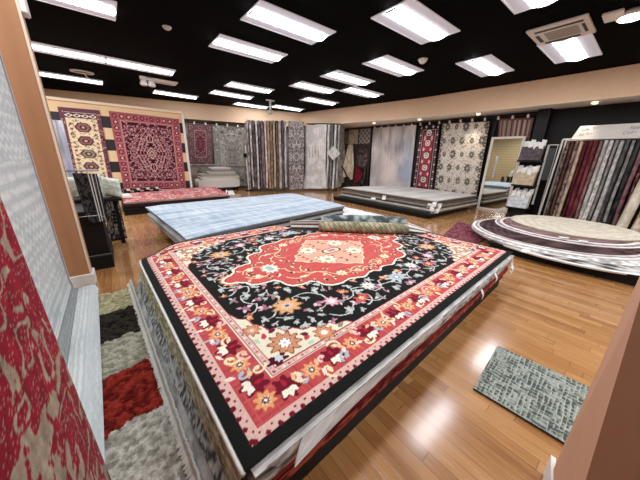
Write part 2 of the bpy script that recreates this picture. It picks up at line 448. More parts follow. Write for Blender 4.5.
structure('wall_south', MB().box((-4, -5.1, 0), (8.7, -5, CE)), TAN)
structure('door_1', MB().box((-4, 2.6, 0), (-3.94, 4.3, 2.3), .02), plain('dark_wood_door', '#2c2119', .4))
# black back wall behind the sample stands
structure('wall_back', MB().box((8.5, -4.5, 0), (8.62, 2.12, 2.50)), BLACK)
structure('trim_8', MB().box((8.28, 1.86, 0), (8.5, 2.10, 2.51)), plain('black_column_paint', '#09090b', .5, spec=.3))

# ------------------------------------------------------------------ camera
yaw, pit, rol = 0.89404207, 0.31182648, 0.02677908
f = np.array([math.cos(yaw) * math.cos(pit), math.sin(yaw) * math.cos(pit), -math.sin(pit)])
r = np.array([math.sin(yaw), -math.cos(yaw), 0]); u = np.cross(r, f)
c_, s_ = math.cos(rol), math.sin(rol)
r, u = c_ * r + s_ * u, -s_ * r + c_ * u
cam = bpy.data.cameras.new('camera'); co = bpy.data.objects.new('camera', cam); C.objects.link(co)
co.matrix_world = Matrix(((r[0], u[0], -f[0], 0), (r[1], u[1], -f[1], 0), (r[2], u[2], -f[2], EYE), (0, 0, 0, 1)))
cam.sensor_width = 36; cam.lens = 256.16 / 640 * 36; cam.clip_start = .02
bpy.context.scene.camera = co

# ------------------------------------------------------------------ ceiling lights
def emis(name, col, st):
    m, nt, b = new_mat(name); c = lin(col)
    b.inputs['Base Color'].default_value = (*c, 1); b.inputs['Emission Color'].default_value = (*c, 1); b.inputs['Emission Strength'].default_value = st
    b.inputs['Roughness'].default_value = .5
    return m
GLOW = emis('lit_diffuser', '#fbfaff', 17.)
WING = emis('lit_reflector_wing', '#cfd0de', .30)
def make_light():
    t = thing('troffer_light', None, 'ceiling light')
    L, D = .595, .30
    fr = MB()
    for a, b in (((-L, -D, -.014), (L, -D + .016, 0)), ((-L, D - .016, -.014), (L, D, 0)), ((-L, -D, -.014), (-L + .016, D, 0)), ((L - .016, -D, -.014), (L, D, 0))): fr.box(a, b)
    fr.build('frame', plain('pale_light_frame', '#d8d6d8', .4, emit=.25), t)
    df = MB(); n = 9; v = []; fc = []
    for i in range(n):
        y = -.13 + .26 * i / (n - 1); z = -.010 - .028 * math.cos((y / .13) * math.pi / 2)
        v += [(-L + .02, y, z), (L - .02, y, z)]
    fc = [(2 * i, 2 * i + 1, 2 * i + 3, 2 * i + 2) for i in range(n - 1)]
    fc = [q[::-1] for q in fc]
    df.add(v, fc); df.build('diffuser', GLOW, t, True)
    for s in (-1, 1):
        w = MB(); v = []
        for i in range(6):
            y = .13 + (.284 - .13) * i / 5; z = -.004 - .008 * math.sin(i / 5 * math.pi)
            v += [(-L + .018, s * y, z), (L - .018, s * y, z)]
        fc = [(2 * i, 2 * i + 1, 2 * i + 3, 2 * i + 2) for i in range(5)]
        if s > 0: fc = [q[::-1] for q in fc]
        w.add(v, fc).build('reflector_wing', WING, t, True)
    return t
def copy_tree(o, parent=None):
    c = o.copy(); C.objects.link(c)
    if parent is not None: c.parent = parent
    for ch in o.children: copy_tree(ch, c)
    return c
LIGHTS = [
    (2.31, 3.67, 'long white ceiling light over the red medallion rug, next to the camera'),
    (2.25, 4.90, 'white ceiling light straight above the pale blue rug pile'),
    (3.58, 2.49, 'big white ceiling light with bluish wing, top centre of the photo'),
    (4.74, 3.72, 'ceiling light behind the white motion sensor'),
    (6.00, 2.53, 'ceiling light between the motion sensor and the air conditioner'),
    (3.33, 7.34, 'ceiling light heading the far cluster, above the grey green floral rug'),
    (3.29, 8.56, 'ceiling light of the far cluster straight above the maroon prayer rug'),
    (4.44, 9.75, 'small ceiling light just before the tan band, over the corner swing rack'),
    (5.62, 9.17, 'ceiling light beside the small hanging white fixture in the far corner'),
    (4.65, 4.91, 'ceiling light over the grey rug pile, next row after the motion sensor'),
    (5.81, 5.57, 'ceiling light nearest the tan band above the abstract rug'),
    (4.58, 6.12, 'upper of two ceiling lights over the wide grey damask rug in the corner'),
    (5.72, 7.34, 'lower of two ceiling lights over the pale grey drapes in the corner'),
    (0.91, 7.36, 'ceiling light joined end to end, the section beside the white vent'),
    (-.29, 7.36, 'ceiling light joined end to end, the section beside the tan pillar'),
    (2.00, 9.83, 'ceiling light above the end of the striped partition'),
    (-.35, 9.70, 'ceiling light above the cream tribal runner'),
    (6.09, 1.33, 'wide ceiling light touching the air conditioner grille'),
    (-.18, 4.88, 'ceiling light cut by the top edge of the photo above the tan pillar'),
    (3.62, 1.26, 'ceiling light cut by the top edge of the photo near the air conditioner'),
]
proto = make_light()
for i, (x, y, lb) in enumerate(LIGHTS):
    t = proto if i == 0 else copy_tree(proto)
    t.location = (x, y, CE); prop(t, lb, 'ceiling light', 'troffer lights in the black ceiling')
# unseen fill lamps, added to brighten the near room and the dim west side
def area(name, x, y, z, sx, sy, e, col=(.97, .98, 1.)):
    l = bpy.data.lights.new(name, 'AREA'); l.shape = 'RECTANGLE'; l.size = sx; l.size_y = sy; l.energy = e; l.color = col
    o = bpy.data.objects.new(name, l); C.objects.link(o); o.location = (x, y, z); return o
for x, y, e in ((-1.6, 7.4, 60), (-1.6, 5.2, 50), (1.1, 1.2, 30), (-.2, 2.4, 32), (2.3, -.1, 32), (-1.3, -.6, 40), (1.1, -2.4, 40), (3.6, -1.2, 45), (6.0, -1.2, 60), (-2.6, 5.4, 50)):
    area('fill_lamp', x, y, CE - .02, 1.17, .3, e)
w = bpy.data.worlds.new('world'); bpy.context.scene.world = w; w.use_nodes = True
w.node_tree.nodes['Background'].inputs[0].default_value = (1, .95, .9, 1); w.node_tree.nodes['Background'].inputs[1].default_value = .35
vs = bpy.context.scene.view_settings
vs.view_transform = 'Standard'; vs.exposure = -.08; vs.gamma = 1.05

# ------------------------------------------------------------------ ceiling fittings
t = thing('air_conditioner', 'white ceiling cassette air conditioner beside the square light', 'air conditioner', (5.16, 1.29, CE))
MB().box((4.84, .98, CE - .035), (5.49, 1.60, CE), .008).build('panel', WHITE, t)
MB().box((5.02, 1.10, CE - .041), (5.33, 1.44, CE - .03)).build('intake_grille', plain('grey_grille', '#a9a59f', .6, bump=.6, bscale=160), t)
for a, b in (((4.90, 1.03, 0), (4.95, 1.52, 0)), ((5.38, 1.12, 0), (5.44, 1.50, 0)), ((5.02, 1.03, 0), (5.33, 1.06, 0)), ((5.05, 1.50, 0), (5.33, 1.54, 0))):
    MB().box((a[0], a[1], CE - .040), (b[0], b[1], CE - .03)).build('air_slot', plain('dark_slot', '#3b3a39', .6), t)
t = thing('motion_sensor', 'small white dome sensor on the black ceiling', 'sensor', (4.78, 3.12, CE))
MB().lathe([(.075, CE), (.075, CE - .02), (.06, CE - .05), (.025, CE - .075)], 4.78, 3.12).build('dome', WHITE, t, True)
MB().lathe([(.085, CE), (.085, CE - .012), (.07, CE - .014)], 4.78, 3.12).build('base', plain('grey_ring', '#b9b7b4', .5), t)
t = thing('smoke_detector', 'tiny white smoke detector alone on the black ceiling', 'smoke detector', (1.0, 4.91, CE))
MB().lathe([(.05, CE), (.05, CE - .02), (.03, CE - .035)], 1.0, 4.91).build('body', plain('ivory', '#cfcabb', .5), t, True)
MB().lathe([(.06, CE), (.06, CE - .008)], 1.0, 4.91).build('base', WHITE, t)
t = thing('ceiling_vent', 'white louvred vent with emergency lamp heads beside the joined ceiling lights', 'vent', (1.12, 8.3, CE))
MB().box((1.05, 8.15, CE - .03), (1.75, 8.5, CE), .006).build('frame', WHITE, t)
for k in range(5): MB().box((1.10, 8.19 + k * .06, CE - .045), (1.70, 8.21 + k * .06, CE - .028)).build('slat', WHITE, t)
for dx in (0, .16): MB().lathe([(.05, CE - .05), (.085, CE - .16), (.07, CE - .19)], 1.0 + dx, 8.2, 16).build('lamp_head', WHITE, t, True)
MB().box((.93, 8.15, CE - .06), (1.2, 8.25, CE)).build('bracket', WHITE, t)
t = thing('round_speaker', 'thin white round ceiling fitting with a dangling cable', 'ceiling fitting', (-.12, 8.7, CE))
rg = MB(); rg.tube([(-.12 + .2 * math.cos(a), 8.7 + .12 * math.sin(a), CE - .02) for a in np.linspace(0, 2 * math.pi, 25)], .018, 6, False); rg.build('ring', WHITE, t, True)
MB().tube([(-.1, 8.7, CE - .02), (-.05, 8.68, CE - .12), (.02, 8.66, CE - .17)], .012, 6).build('cable', WHITE, t, True)
t = thing('hanging_fixture', 'small white T-shaped fixture hanging from the ceiling in the far corner', 'ceiling fitting', (4.48, 8.38, CE))
MB().box((4.35, 8.32, CE - .03), (4.62, 8.42, CE)).build('plate', WHITE, t)
MB().tube([(4.48, 8.37, CE - .02), (4.48, 8.37, CE - .30)], .03, 8).build('stem', WHITE, t)
MB().lathe([(.05, CE - .28), (.08, CE - .40), (.02, CE - .43)], 4.48, 8.37, 14).build('head', plain('dim_white', '#b8b4b4', .5), t, True)
t = thing('ceiling_spotlight', 'round lit spotlight with white ring at the corner of the ceiling', 'spotlight', (5.22, .62, CE))
MB().box((4.98, .70, CE - .04), (5.22, .88, CE), .01).build('mount', WHITE, t)
MB().lathe([(.13, CE), (.14, CE - .05), (.125, CE - .055)], 5.2, .64, 28).build('ring', WHITE, t, True)
MB().lathe([(.118, CE - .04), (.118, CE - .062), (.05, CE - .07)], 5.2, .64, 28).build('bulb', emis('spot_glow', '#fff6ea', 14), t, True)
for x, y, lb in ((8.0, 1.12, 'recessed spotlight in the soffit over the hanging rug rack'), (7.95, 3.31, 'recessed spotlight in the soffit over the beige floral rug'),
                 (7.85, 4.98, 'recessed spotlight in the soffit over the narrow red runner'), (7.6, 6.6, 'recessed spotlight in the soffit over the grey abstract rug'), (7.4, 8.3, 'recessed spotlight in the soffit over the draped throws')):
    t = thing('soffit_spotlight', lb, 'spotlight', (x, y, 2.52), group='adjustable spotlights under the soffit')
    MB().lathe([(.10, 2.52), (.105, 2.508), (.075, 2.505)], x, y, 20).build('ring', WHITE, t, True)
    MB().lathe([(.05, 2.508), (.055, 2.47), (.03, 2.455)], x + .01, y, 16).build('bulb', emis('warm_spot_glow', '#ffe9cf', 1.2), t, True)
    sp = bpy.data.lights.new('soffit_lamp', 'SPOT'); sp.energy = 34 if y == 3.31 else 26; sp.color = (1, .86, .7); sp.spot_size = math.radians(75); sp.spot_blend = .8; sp.shadow_soft_size = .05
    so = bpy.data.objects.new('soffit_lamp', sp); C.objects.link(so); so.location = (x - .02, y, 2.42)
    so.rotation_euler = Vector((.40, .40, -1.5)).to_track_quat('-Z', 'Y').to_euler()
t = thing('wall_vent', 'white ribbed box high on the tan pillar at the top edge', 'vent', (-.27, 3.3, 2.2))
MB().box((-.321, 3.235, 2.26), (-.287, 3.36, 2.5), .004).build('body', WHITE, t)
for k in range(6): MB().box((-.289, 3.25 + k * .018, 2.265), (-.281, 3.258 + k * .018, 2.49)).build('rib', plain('shade_white', '#c9c4bd', .5), t)

# ================================================================== PATTERNS
def heriz_quarter():
    """black-ground rug with a coral medallion: one quarter is worked out and mirrored"""
    W, H = 1.525, 1.22
    c = Cv(W, H, .0035, '#171817')
    BK, RED, CRM, PNK, MAR = '#171817', '#b9474b', '#e6dcc2', '#dcb4a9', '#6d1626'
    r = np.random.default_rng(3)
    # borders from the outside in
    c.rect(0, 0, W, H, BK)
    c.rect(.044, .044, W, H, PNK)
    for k in range(40):                       # serrated outer guard
        s = .06 + k * .05
        for (x, y) in ((s, .052), (.052, s)):
            c.ell(x, y, .011, .011, MAR)
            c.ell(x + (.025 if y == .052 else .018), y + (.018 if y == .052 else .025), .005, .005, MAR)
    c.rect(.086, .086, W, H, '#b8383f'); c.rect(.09, .09, W, H, RED)
    # abrash streaks inside the red border
    for k in range(240):
        t = .09 + r.random() * 1.5; cc = ['#c45a59', '#a93d44', '#bd5453'][k % 3]
        if k % 2: c.line([(t, .094), (t, .232)], .005, cc)
        else: c.line([(.094, t), (.232, t)], .005, cc)
    c.rect(.236, .236, W, H, CRM); c.rect(.241, .241, W, H, '#8d2a3a'); c.rect(.245, .245, W, H, PNK)
    for k in range(52):
        s = .262 + k * .026
        col = ['#8d3a48', '#b98fa0', '#f2e9d8'][k % 3]
        c.ell(s, .2595, .006, .006, col); c.ell(.2595, s, .006, .006, col)
    c.rect(.274, .274, W, H, '#7a2030'); c.rect(.278, .278, W, H, BK)
    # red-border motifs along both sides
    def maroon(x, y, flip):
        c.star(x, y, .066, 7, .35, MAR, .4)
        dx, dy = (.018, -.02) if not flip else (-.02, .018)
        for a in (-.7, 0, .7):
            th = (-math.pi / 2 if not flip else math.pi) + a
            c.leaf(x + .01 * math.cos(th), y + .01 * math.sin(th), .045, .030, th, '#f3ecd9')
        c.leaf(x, y, .05, .018, (math.pi / 2 if not flip else 0), '#a32336')
    def daisy(x, y):
        c.flower(x, y, .047, 8, '#e2a070', '#e9bd9a', '#efe6d8', .2, '#c9553f')
        c.star(x, y, .018, 8, .3, '#4b2a20'); c.ell(x, y, .008, .008, '#f6efe0')
    def curl(x, y, a, col):
        pts = [(x + .05 * math.cos(a + t) * t / 2, y + .05 * math.sin(a + t) * t / 2) for t in np.linspace(0, 2.4, 7)]
        c.line(pts, .012, col); c.leaf(x, y, .04, .024, a + 2.5, col)
    k = 0
    for s in np.arange(.26, 1.6, .135):
        for fl in (False, True):
            x, y = (s, .163) if not fl else (.163, s)
            if k % 2 == 0: maroon(x, y, fl)
            else: daisy(x, y)
            m = s + .0675
            for q, (o1, col) in enumerate(((-.032, ['#a9b9c4', '#eedfae'][(k) % 2]), (.034, ['#e9c3b8', '#eedcb4'][(k + 1) % 2]))):
                x, y = (m, .163 + o1) if not fl else (.163 + o1, m)
                curl(x, y, r.uniform(0, 6.2), col)
                c.leaf(x - .012, y + .01, .05, .022, r.uniform(0, 6.2), ['#f1d9cf', '#e8b987'][q])
        k += 1
    daisy(.163, .163)
    # field flora
    def vine(pts, col='#c9cbc6', w=.009):
        P = [np.array(p, float) for p in pts]; out = []
        for i in range(len(P) - 1):
            for t in np.linspace(0, 1, 8):
                q = P[i] * (1 - t) + P[i + 1] * t; n = np.array([-(P[i + 1] - P[i])[1], (P[i + 1] - P[i])[0]])
                out.append(tuple(q + n * .22 * math.sin(t * math.pi) * (1 if i % 2 else -1)))
        c.line(out, w, col)
    for pts in ([(.34, .72), (.46, .80), (.42, .95), (.52, 1.05), (.45, 1.2)], [(.55, .58), (.68, .72), (.86, .62), (.95, .47)], [(.95, .47), (1.08, .55), (1.2, .42), (1.34, .50), (1.5, .42)],
                [(.50, .72), (.62, .80), (.60, .92)], [(.75, .42), (.9, .36), (1.05, .40), (1.2, .33)], [(.40, .62), (.52, .66), (.66, .66)], [(1.25, .56), (1.36, .44), (1.45, .36)],
                [(.36, 1.0), (.44, 1.1), (.36, 1.19)], [(1.02, .34), (1.12, .42), (1.1, .52)]):
        vine(pts)
    def sprig(x, y, sc, pal):
        for i in range(5):
            a = r.uniform(0, 6.28); d = sc * r.uniform(.3, 1)
            c.leaf(x + .3 * d * math.cos(a), y + .3 * d * math.sin(a), sc * .9, sc * .5, a, pal[i % len(pal)])
        c.star(x, y, sc * .45, 6, .35, pal[-1], r.uniform(0, 3))
    GR = ['#b3b8b6', '#8f9fa2', '#c8c6bf']; PK = ['#c99aa6', '#dcc6c3', '#a0667a']; MX = ['#d3c8b8', '#a96678', '#83928f']; OR = ['#cf7f5a', '#b54a45', '#dcb088']
    for x, y, sc, pal in ((.38, .80, .05, PK), (.46, .93, .055, GR), (.36, .93, .04, MX), (.44, 1.07, .05, PK), (.55, 1.02, .045, GR), (.35, 1.12, .045, GR), (.53, 1.17, .05, OR), (.62, .98, .04, PK),
                          (.48, .72, .05, PK), (.60, .82, .055, MX), (.72, .82, .045, GR), (.68, .90, .03, OR), (.36, .70, .04, OR), (.86, .70, .05, GR), (.78, .56, .045, PK), (.99, .40, .05, PK),
                          (1.10, .50, .05, GR), (1.0, .56, .045, OR), (1.16, .36, .05, MX), (1.27, .44, .045, PK), (1.36, .36, .05, GR), (1.42, .52, .055, OR), (1.30, .56, .04, GR), (1.50, .34, .045, PK),
                          (.88, .37, .045, GR), (.72, .36, .03, PK), (1.47, .44, .035, MX), (.55, .88, .035, GR), (.42, .62, .035, GR), (.9, .48, .035, MX), (1.2, .48, .03, MX), (.33, 1.02, .03, OR)):
        sprig(x, y, sc, pal)
    c.flower(.60, .66, .085, 9, '#dba273', '#e3bd94', '#d9cfc2', .3, '#7c5a40', 1.15, 1.); c.star(.60, .66, .030, 8, .3, '#b9bfc4'); c.ell(.60, .66, .012, .012, '#7d2636')
    c.flower(.46, 1.19, .075, 9, '#dba273', '#e3bd94', '#d9cfc2', .1, '#9a5d48'); c.ell(.46, 1.19, .02, .02, '#b9bfc4')
    c.flower(.86, .52, .055, 8, '#dfa9b8', '#f3e3df', '#8e3049', .1, '#a05c70'); c.ell(.86, .52, .02, .02, '#eee7da')
    c.flower(1.22, .50, .055, 10, '#dcd8d2', '#f1e6d6', '#7b8792', .3, '#8b8f95')
    c.star(1.05, .42, .06, 6, .5, '#c94a43', .2, 1.3, .8); c.star(1.05, .42, .025, 6, .4, '#eebd8c')
    c.star(1.525, .45, .10, 9, .5, '#b9c2c6', 0, 1.25, .9); c.star(1.525, .45, .045, 9, .5, '#8796a0', 0); c.ell(1.525, .45, .015, .015, '#eee')
    n_ok = 0
    for k in range(900):
        x, y = r.uniform(.32, 1.5), r.uniform(.32, 1.2)
        i, j = int(x / W * c.nx), int(y / H * c.ny); q = 9
        if i < q or j < q or i + q >= c.nx or j + q >= c.ny or c.a[j - q:j + q, i - q:i + q].max() > .05: continue
        if abs(x - W) / 1.13 + abs(y - H) / .9 < .95: continue
        sprig(x, y, r.uniform(.024, .038), (GR, GR, PK, GR, MX, GR, OR)[k % 7]); n_ok += 1
        if k % 2: c.line([(x, y), (x + r.uniform(-.07, .07), y + r.uniform(-.07, .07))], .007, '#b9bbb6')
        if n_ok > 46: break
    # cream corner with a stepped inner edge
    cor = [(.278, .278), (.80, .278), (.78, .315), (.71, .325), (.69, .36), (.62, .355), (.585, .40), (.535, .405), (.50, .46), (.455, .455), (.43, .515), (.385, .52), (.375, .58), (.345, .62), (.34, .69), (.30, .72), (.278, .80)]
    c.poly(cor, '#e6dcc4'); c.outl(cor, .007, '#a6394a')
    c.flower(.40, .385, .082, 10, '#c98a66', '#dba988', '#e0d8ca', .2, '#8a5236'); c.flower(.40, .385, .036, 7, '#f2efe8', '#f2efe8', '#b9bfc8', .1, '#5a3040')
    c.flower(.61, .315, .058, 9, '#c98a66', '#dba988', '#e0d8ca', .2, '#8a5236'); c.ell(.61, .315, .018, .018, '#f2efe8')
    c.flower(.315, .58, .048, 9, '#c98a66', '#dba988', '#e0d8ca', .2, '#8a5236')
    c.star(.31, .31, .045, 5, .4, '#4a1220', .8, 1.4, .8); c.star(.32, .315, .024, 6, .4, '#c9ced6')
    for x, y, a, col in ((.49, .33, .6, '#c23a44'), (.33, .47, 1.2, '#c23a44'), (.48, .30, .1, '#b8cdb0'), (.30, .46, 1.9, '#b8cdb0'), (.54, .36, 2.6, '#5d1d2a'), (.37, .50, .2, '#5d1d2a'), (.70, .30, .2, '#7a8a70')):
        c.leaf(x, y, .055, .03, a, col)
    # medallion
    cx, cy = W, H
    med = [(1.12, 0), (1.10, .045), (1.03, .075), (.99, .11), (.975, .16), (.93, .19), (.86, .20), (.80, .205), (.775, .26), (.77, .32), (.74, .37), (.67, .395), (.60, .39), (.56, .43), (.55, .50), (.51, .545), (.43, .565), (.34, .55), (.27, .575), (.20, .605), (.12, .575), (.06, .57), (0, .61), (0, 0)]
    mp = [(cx - a, cy - b) for a, b in med]
    c.poly(mp, '#c5534f'); c.line(mp[:-1], .020, '#f3e7d3')
    c.line([(x + .012, y + .012) for x, y in mp[:-1]], .006, '#9c2a35')
    for k in range(130):
        y = cy - .6 * r.random(); L = r.uniform(.05, .25); x = cx - r.uniform(0, .9) * (1 - (cy - y) / .62)
        c.line([(x, y), (min(x + L, cx), y)], .004, ['#cb6460', '#b84648', '#cd706a'][k % 3])
    for pts in ([(cx - .95, cy - .03), (cx - .80, cy - .10), (cx - .62, cy - .08), (cx - .55, cy - .22)], [(cx - .70, cy - .22), (cx - .55, cy - .30), (cx - .38, cy - .36), (cx - .22, cy - .47), (cx - .05, cy - .45)],
                [(cx - .48, cy - .12), (cx - .52, cy - .26), (cx - .40, cy - .42)], [(cx - .2, cy - .42), (cx - .12, cy - .52), (cx, cy - .5)]):
        vine(pts, '#f0d3a4', .009)
    for x, y, sc, pal in ((.86, .06, .05, ['#f1dfc0', '#e9b98a', '#f4ead4']), (.72, .16, .035, ['#f0d3a4', '#3a1a1c', '#f4ead4']), (.58, .30, .04, ['#f0d3a4', '#8f9f7c', '#f4ead4']), (.44, .38, .035, ['#f4ead4', '#3a1a1c', '#e9b98a']),
                          (.30, .46, .04, ['#f0d3a4', '#e9a06a', '#f4ead4']), (.14, .47, .04, ['#f4ead4', '#8f9f7c', '#e9b98a']), (.55, .1, .03, ['#f0d3a4', '#3a1a1c', '#f4ead4']), (.05, .53, .03, ['#f0d3a4', '#3a1a1c'])):
        sprig(cx - x, cy - y, sc, pal)
    for x, y in ((.95, .09), (.80, .13), (.66, .34), (.48, .45), (.62, .18), (.40, .47), (.22, .52), (.48, .22), (.36, .30), (.10, .44), (.0, .49), (.9, .02), (.52, .04), (.56, .4)):
        sprig(cx - x, cy - y, .030, ['#f0d3a4', '#f4ead4', '#e9b98a'] if (int(x * 100) % 2) else ['#f4ead4', '#8f9f7c', '#3a1a1c'])
    c.flower(cx - .72, cy - .02, .075, 9, '#eee5d2', '#c7d0cf', '#d58a62', .2, '#b06f52'); c.star(cx - .72, cy - .02, .03, 6, .4, '#a8b7b2')
    c.flower(cx - .30, cy - .44, .05, 8, '#f1e4c4', '#e9c79a', '#8f9f7c', .2, '#b06f52')
    pk = [(.46, 0), (.41, .04), (.385, .10), (.31, .125), (.29, .18), (.235, .20), (.21, .25), (.15, .275), (.125, .33), (.06, .36), (0, .42), (0, 0)]
    pp = [(cx - a, cy - b) for a, b in pk]
    c.poly(pp, '#e2a88f'); c.line(pp[:-1], .012, '#f3dcb6')
    c.flower(cx - .19, cy - .145, .098, 8, '#efe6d0', '#d9dfc4', '#e4a55f', .2, '#b07a5c'); c.ell(cx - .18, cy - .15, .02, .02, '#96a07c')
    for x, y, a, col in ((.36, .10, .4, '#3a2426'), (.07, .30, 1.2, '#3a2426'), (.33, .05, 2., '#c23a44'), (.10, .12, .8, '#c23a44'), (.05, .22, 2.4, '#7a2636'), (.28, .06, .2, '#f2e6c6')):
        c.leaf(cx - x, cy - y, .05, .026, a, col)
    bx = [(.115, 0), (.10, .045), (.07, .06), (0, .06), (0, 0)]
    c.poly([(cx - a, cy - b) for a, b in bx], '#3a1a26'); c.poly([(cx - a * .82, cy - b * .75) for a, b in bx], '#f0d9b8'); c.poly([(cx - a * .55, cy - b * .5) for a, b in bx], '#b9a9b9'); c.ell(cx - .02, cy, .02, .015, '#c23a44')
    return c.mirror().jitter(.10, 2)

def oriental(w, h, border, field, acc, bw=.2, seed=0, res=.012, dens=1., med=None, guard='#d9c2a6', mot=.05, pend=None):
    """mirrored floral field with a framed border, for the other oriental rugs"""
    r = np.random.default_rng(seed); c = Cv(w / 2, h / 2, res, border)
    for k in range(int(14 * (w + h))):
        s = r.uniform(0, max(w, h) / 2); o = r.uniform(.02, bw - .02)
        x, y = ((s, o) if k % 2 else (o, s)); c.star(x, y, mot * r.uniform(.4, .9), 6, .4, acc[k % len(acc)], r.uniform(0, 3))
    for s in np.arange(bw / 2, max(w, h) / 2 + bw, bw * 1.25):
        for x, y in ((s, bw * .5), (bw * .5, s)):
            c.flower(x, y, bw * .33, 8, acc[0], acc[1 % len(acc)], field, .2, field)
    c.rect(bw * .9, bw * .9, w, h, guard); c.rect(bw * 1.0, bw * 1.0, w, h, field)
    n = int(170 * dens * w * h / 4)
    for k in range(n):
        x, y = r.uniform(bw, w / 2), r.uniform(bw, h / 2)
        sc = mot * r.uniform(.5, 1.1)
        if k % 4 == 0: c.flower(x, y, sc, 7, acc[k % len(acc)], acc[(k + 1) % len(acc)], field, r.uniform(0, 3))
        elif k % 4 == 1: c.line([(x, y), (x + r.uniform(-.14, .14), y + r.uniform(-.14, .14))], res * 1.1, acc[k % len(acc)])
        else: c.leaf(x, y, sc * 1.6, sc * .8, r.uniform(0, 6.28), acc[k % len(acc)])
    if med:
        for (rx, ry, col) in med:
            cx, cy = w / 2, h / 2
            pts = [(cx - rx, cy), (cx - rx * .8, cy - ry * .14), (cx - rx * .74, cy - ry * .34), (cx - rx * .5, cy - ry * .45), (cx - rx * .46, cy - ry * .66), (cx - rx * .22, cy - ry * .76), (cx - rx * .14, cy - ry * .92), (cx, cy - ry), (cx, cy)]
            c.poly(pts, col)
            for k in range(14):
                a, b = r.uniform(0, 1), r.uniform(0, 1)
                if a + b < .9: c.star(cx - a * rx, cy - b * ry, mot * .5, 6, .4, acc[k % len(acc)])
    return c.mirror().jitter(.1, seed)

def tribal_runner():
    w, h = .80, 2.05; c = Cv(w, h, .009, '#6d4552')
    r = np.random.default_rng(5)
    for k in range(120):
        s = r.uniform(0, h); x = r.choice([.03, .07, w - .03, w - .07]); c.star(x, s, .022, 4, .4, ['#3a2030', '#a4535c', '#c9a58a'][k % 3])
    c.rect(.10, .10, w - .10, h - .10, '#ecd9b4')
    for k in range(260): c.leaf(r.uniform(.12, w - .12), r.uniform(.12, h - .12), .05, .026, r.uniform(0, 6.3), ['#b89c78', '#8d6a62', '#c2a888', '#7a5a5c'][k % 4])
    c.rect(.10, h - .24, w - .10, h - .12, '#5d3848')
    for k in range(4):
        x = .17 + k * .155; c.line([(x - .06, h - .18), (x, h - .14), (x + .06, h - .18), (x, h - .22), (x - .06, h - .18)], .02, '#f0ead9')
    for k in range(5):
        y = h - .47 - k * .34; cx = w / 2
        for s, col in ((1, '#5c3844'), (.78, ['#8a6a66', '#8a625e', '#8c8a78'][k % 3]), (.45, '#5a2a38'), (.22, '#cbb08a')):
            c.poly([(cx - .17 * s, y), (cx - .09 * s, y + .12 * s), (cx + .09 * s, y + .12 * s), (cx + .17 * s, y), (cx + .09 * s, y - .12 * s), (cx - .09 * s, y - .12 * s)], col)
        for x in (.17, w - .17):
            for dy in (-.17, -.05, .08): c.star(x, y + dy, .04, 4, .5, ['#6b4050', '#7d6a58'][k % 2], .6)
        c.line([(cx, y + .12), (cx, y + .22)], .015, '#5c3844')
    return c.jitter(.12, 3)

def hung_maroon():
    w, h = 1.62, 2.02
    c = Cv(w / 2, h / 2, .009, '#a65a62'); r = np.random.default_rng(9)
    for s in np.arange(.1, 1.2, .15):
        for x, y in ((s, .1), (.1, s)):
            c.ell(x, y, .055, .055, '#6d2030'); c.star(x, y, .038, 8, .5, ['#e0b9a8', '#b5747a'][int(s * 10) % 2])
            c.line([(x + .06, y - .05), (x + .06, y + .05)] if y == .1 else [(x - .05, y + .07), (x + .05, y + .07)], .016, '#c98a88')
    c.rect(.19, .19, w, h, '#c08a86'); c.rect(.215, .215, w, h, '#74283a'); c.rect(.245, .245, w, h, '#3d1722')
    for k in range(420):
        x, y = r.uniform(.25, w / 2), r.uniform(.25, h / 2)
        if k % 2: c.leaf(x, y, .05, .028, r.uniform(0, 6.3), ['#8d3a4a', '#b0747c', '#5d1e2e', '#c9a3a0'][k % 4])
        else: c.line([(x, y), (x + r.uniform(-.06, .06), y + r.uniform(-.06, .06))], .010, ['#a86a72', '#7c3344'][k % 4 // 2])
    cx, cy = w / 2, h / 2
    for s in (.80, .62, .44):
        c.line([(cx - .45 * s, cy), (cx - .22 * s, cy - .55 * s), (cx, cy - .85 * s)], .016, '#c99a9a')
    for s, col in ((1, '#d9b5ab'), (.8, '#52162a'), (.55, '#d9b5ab'), (.3, '#7c2a3c')):
        c.poly([(cx - .13 * s, cy), (cx, cy - .15 * s), (cx, cy)], col)
    c.mirror()
    for yy in (.62, 1.40):
        c.ell(.81, yy, .085, .11, '#d0a09a'); c.ell(.81, yy, .06, .085, '#3d1020'); c.line([(.81, yy - .07), (.81, yy + .07)], .018, '#c98a88')
    return c.jitter(.14, 4)

def red_runner():
    w, h = .74, 2.0; c = Cv(w, h, .009, '#2b2427')
    for k in range(30):
        y = .04 + k * .07
        for x in (.06, w - .06): c.star(x, y, .032, 4, .5, ['#d8d3cb', '#7d6f6c', '#a8484f'][k % 3], .4)
    c.rect(.12, .12, w - .12, h - .12, '#9c8f8b'); c.rect(.14, .14, w - .14, h - .14, '#2f2024'); c.rect(.18, .18, w - .18, h - .18, '#a03c4a')
    for k, y in enumerate((.42, .78, 1.14, 1.5, 1.78)):
        cx = w / 2
        for s, col in ((1, '#1f1c20'), (.8, '#e6e0d8'), (.5, '#b23a4c' if k % 2 else '#1f1c20'), (.25, '#f0ece6')):
            q = .11 * s; c.poly([(cx - q, y - q * .5), (cx - q * .5, y - q), (cx + q * .5, y - q), (cx + q, y - q * .5), (cx + q, y + q * .5), (cx + q * .5, y + q), (cx - q * .5, y + q), (cx - q, y + q * .5)], col)
        for dx in (-.13, .13):
            for dy in (-.17, .17): c.star(cx + dx, y + dy, .045, 4, .5, ['#d8c9c4', '#e9b6b4'][k % 2], .3)
    return c.jitter(.1, 8)

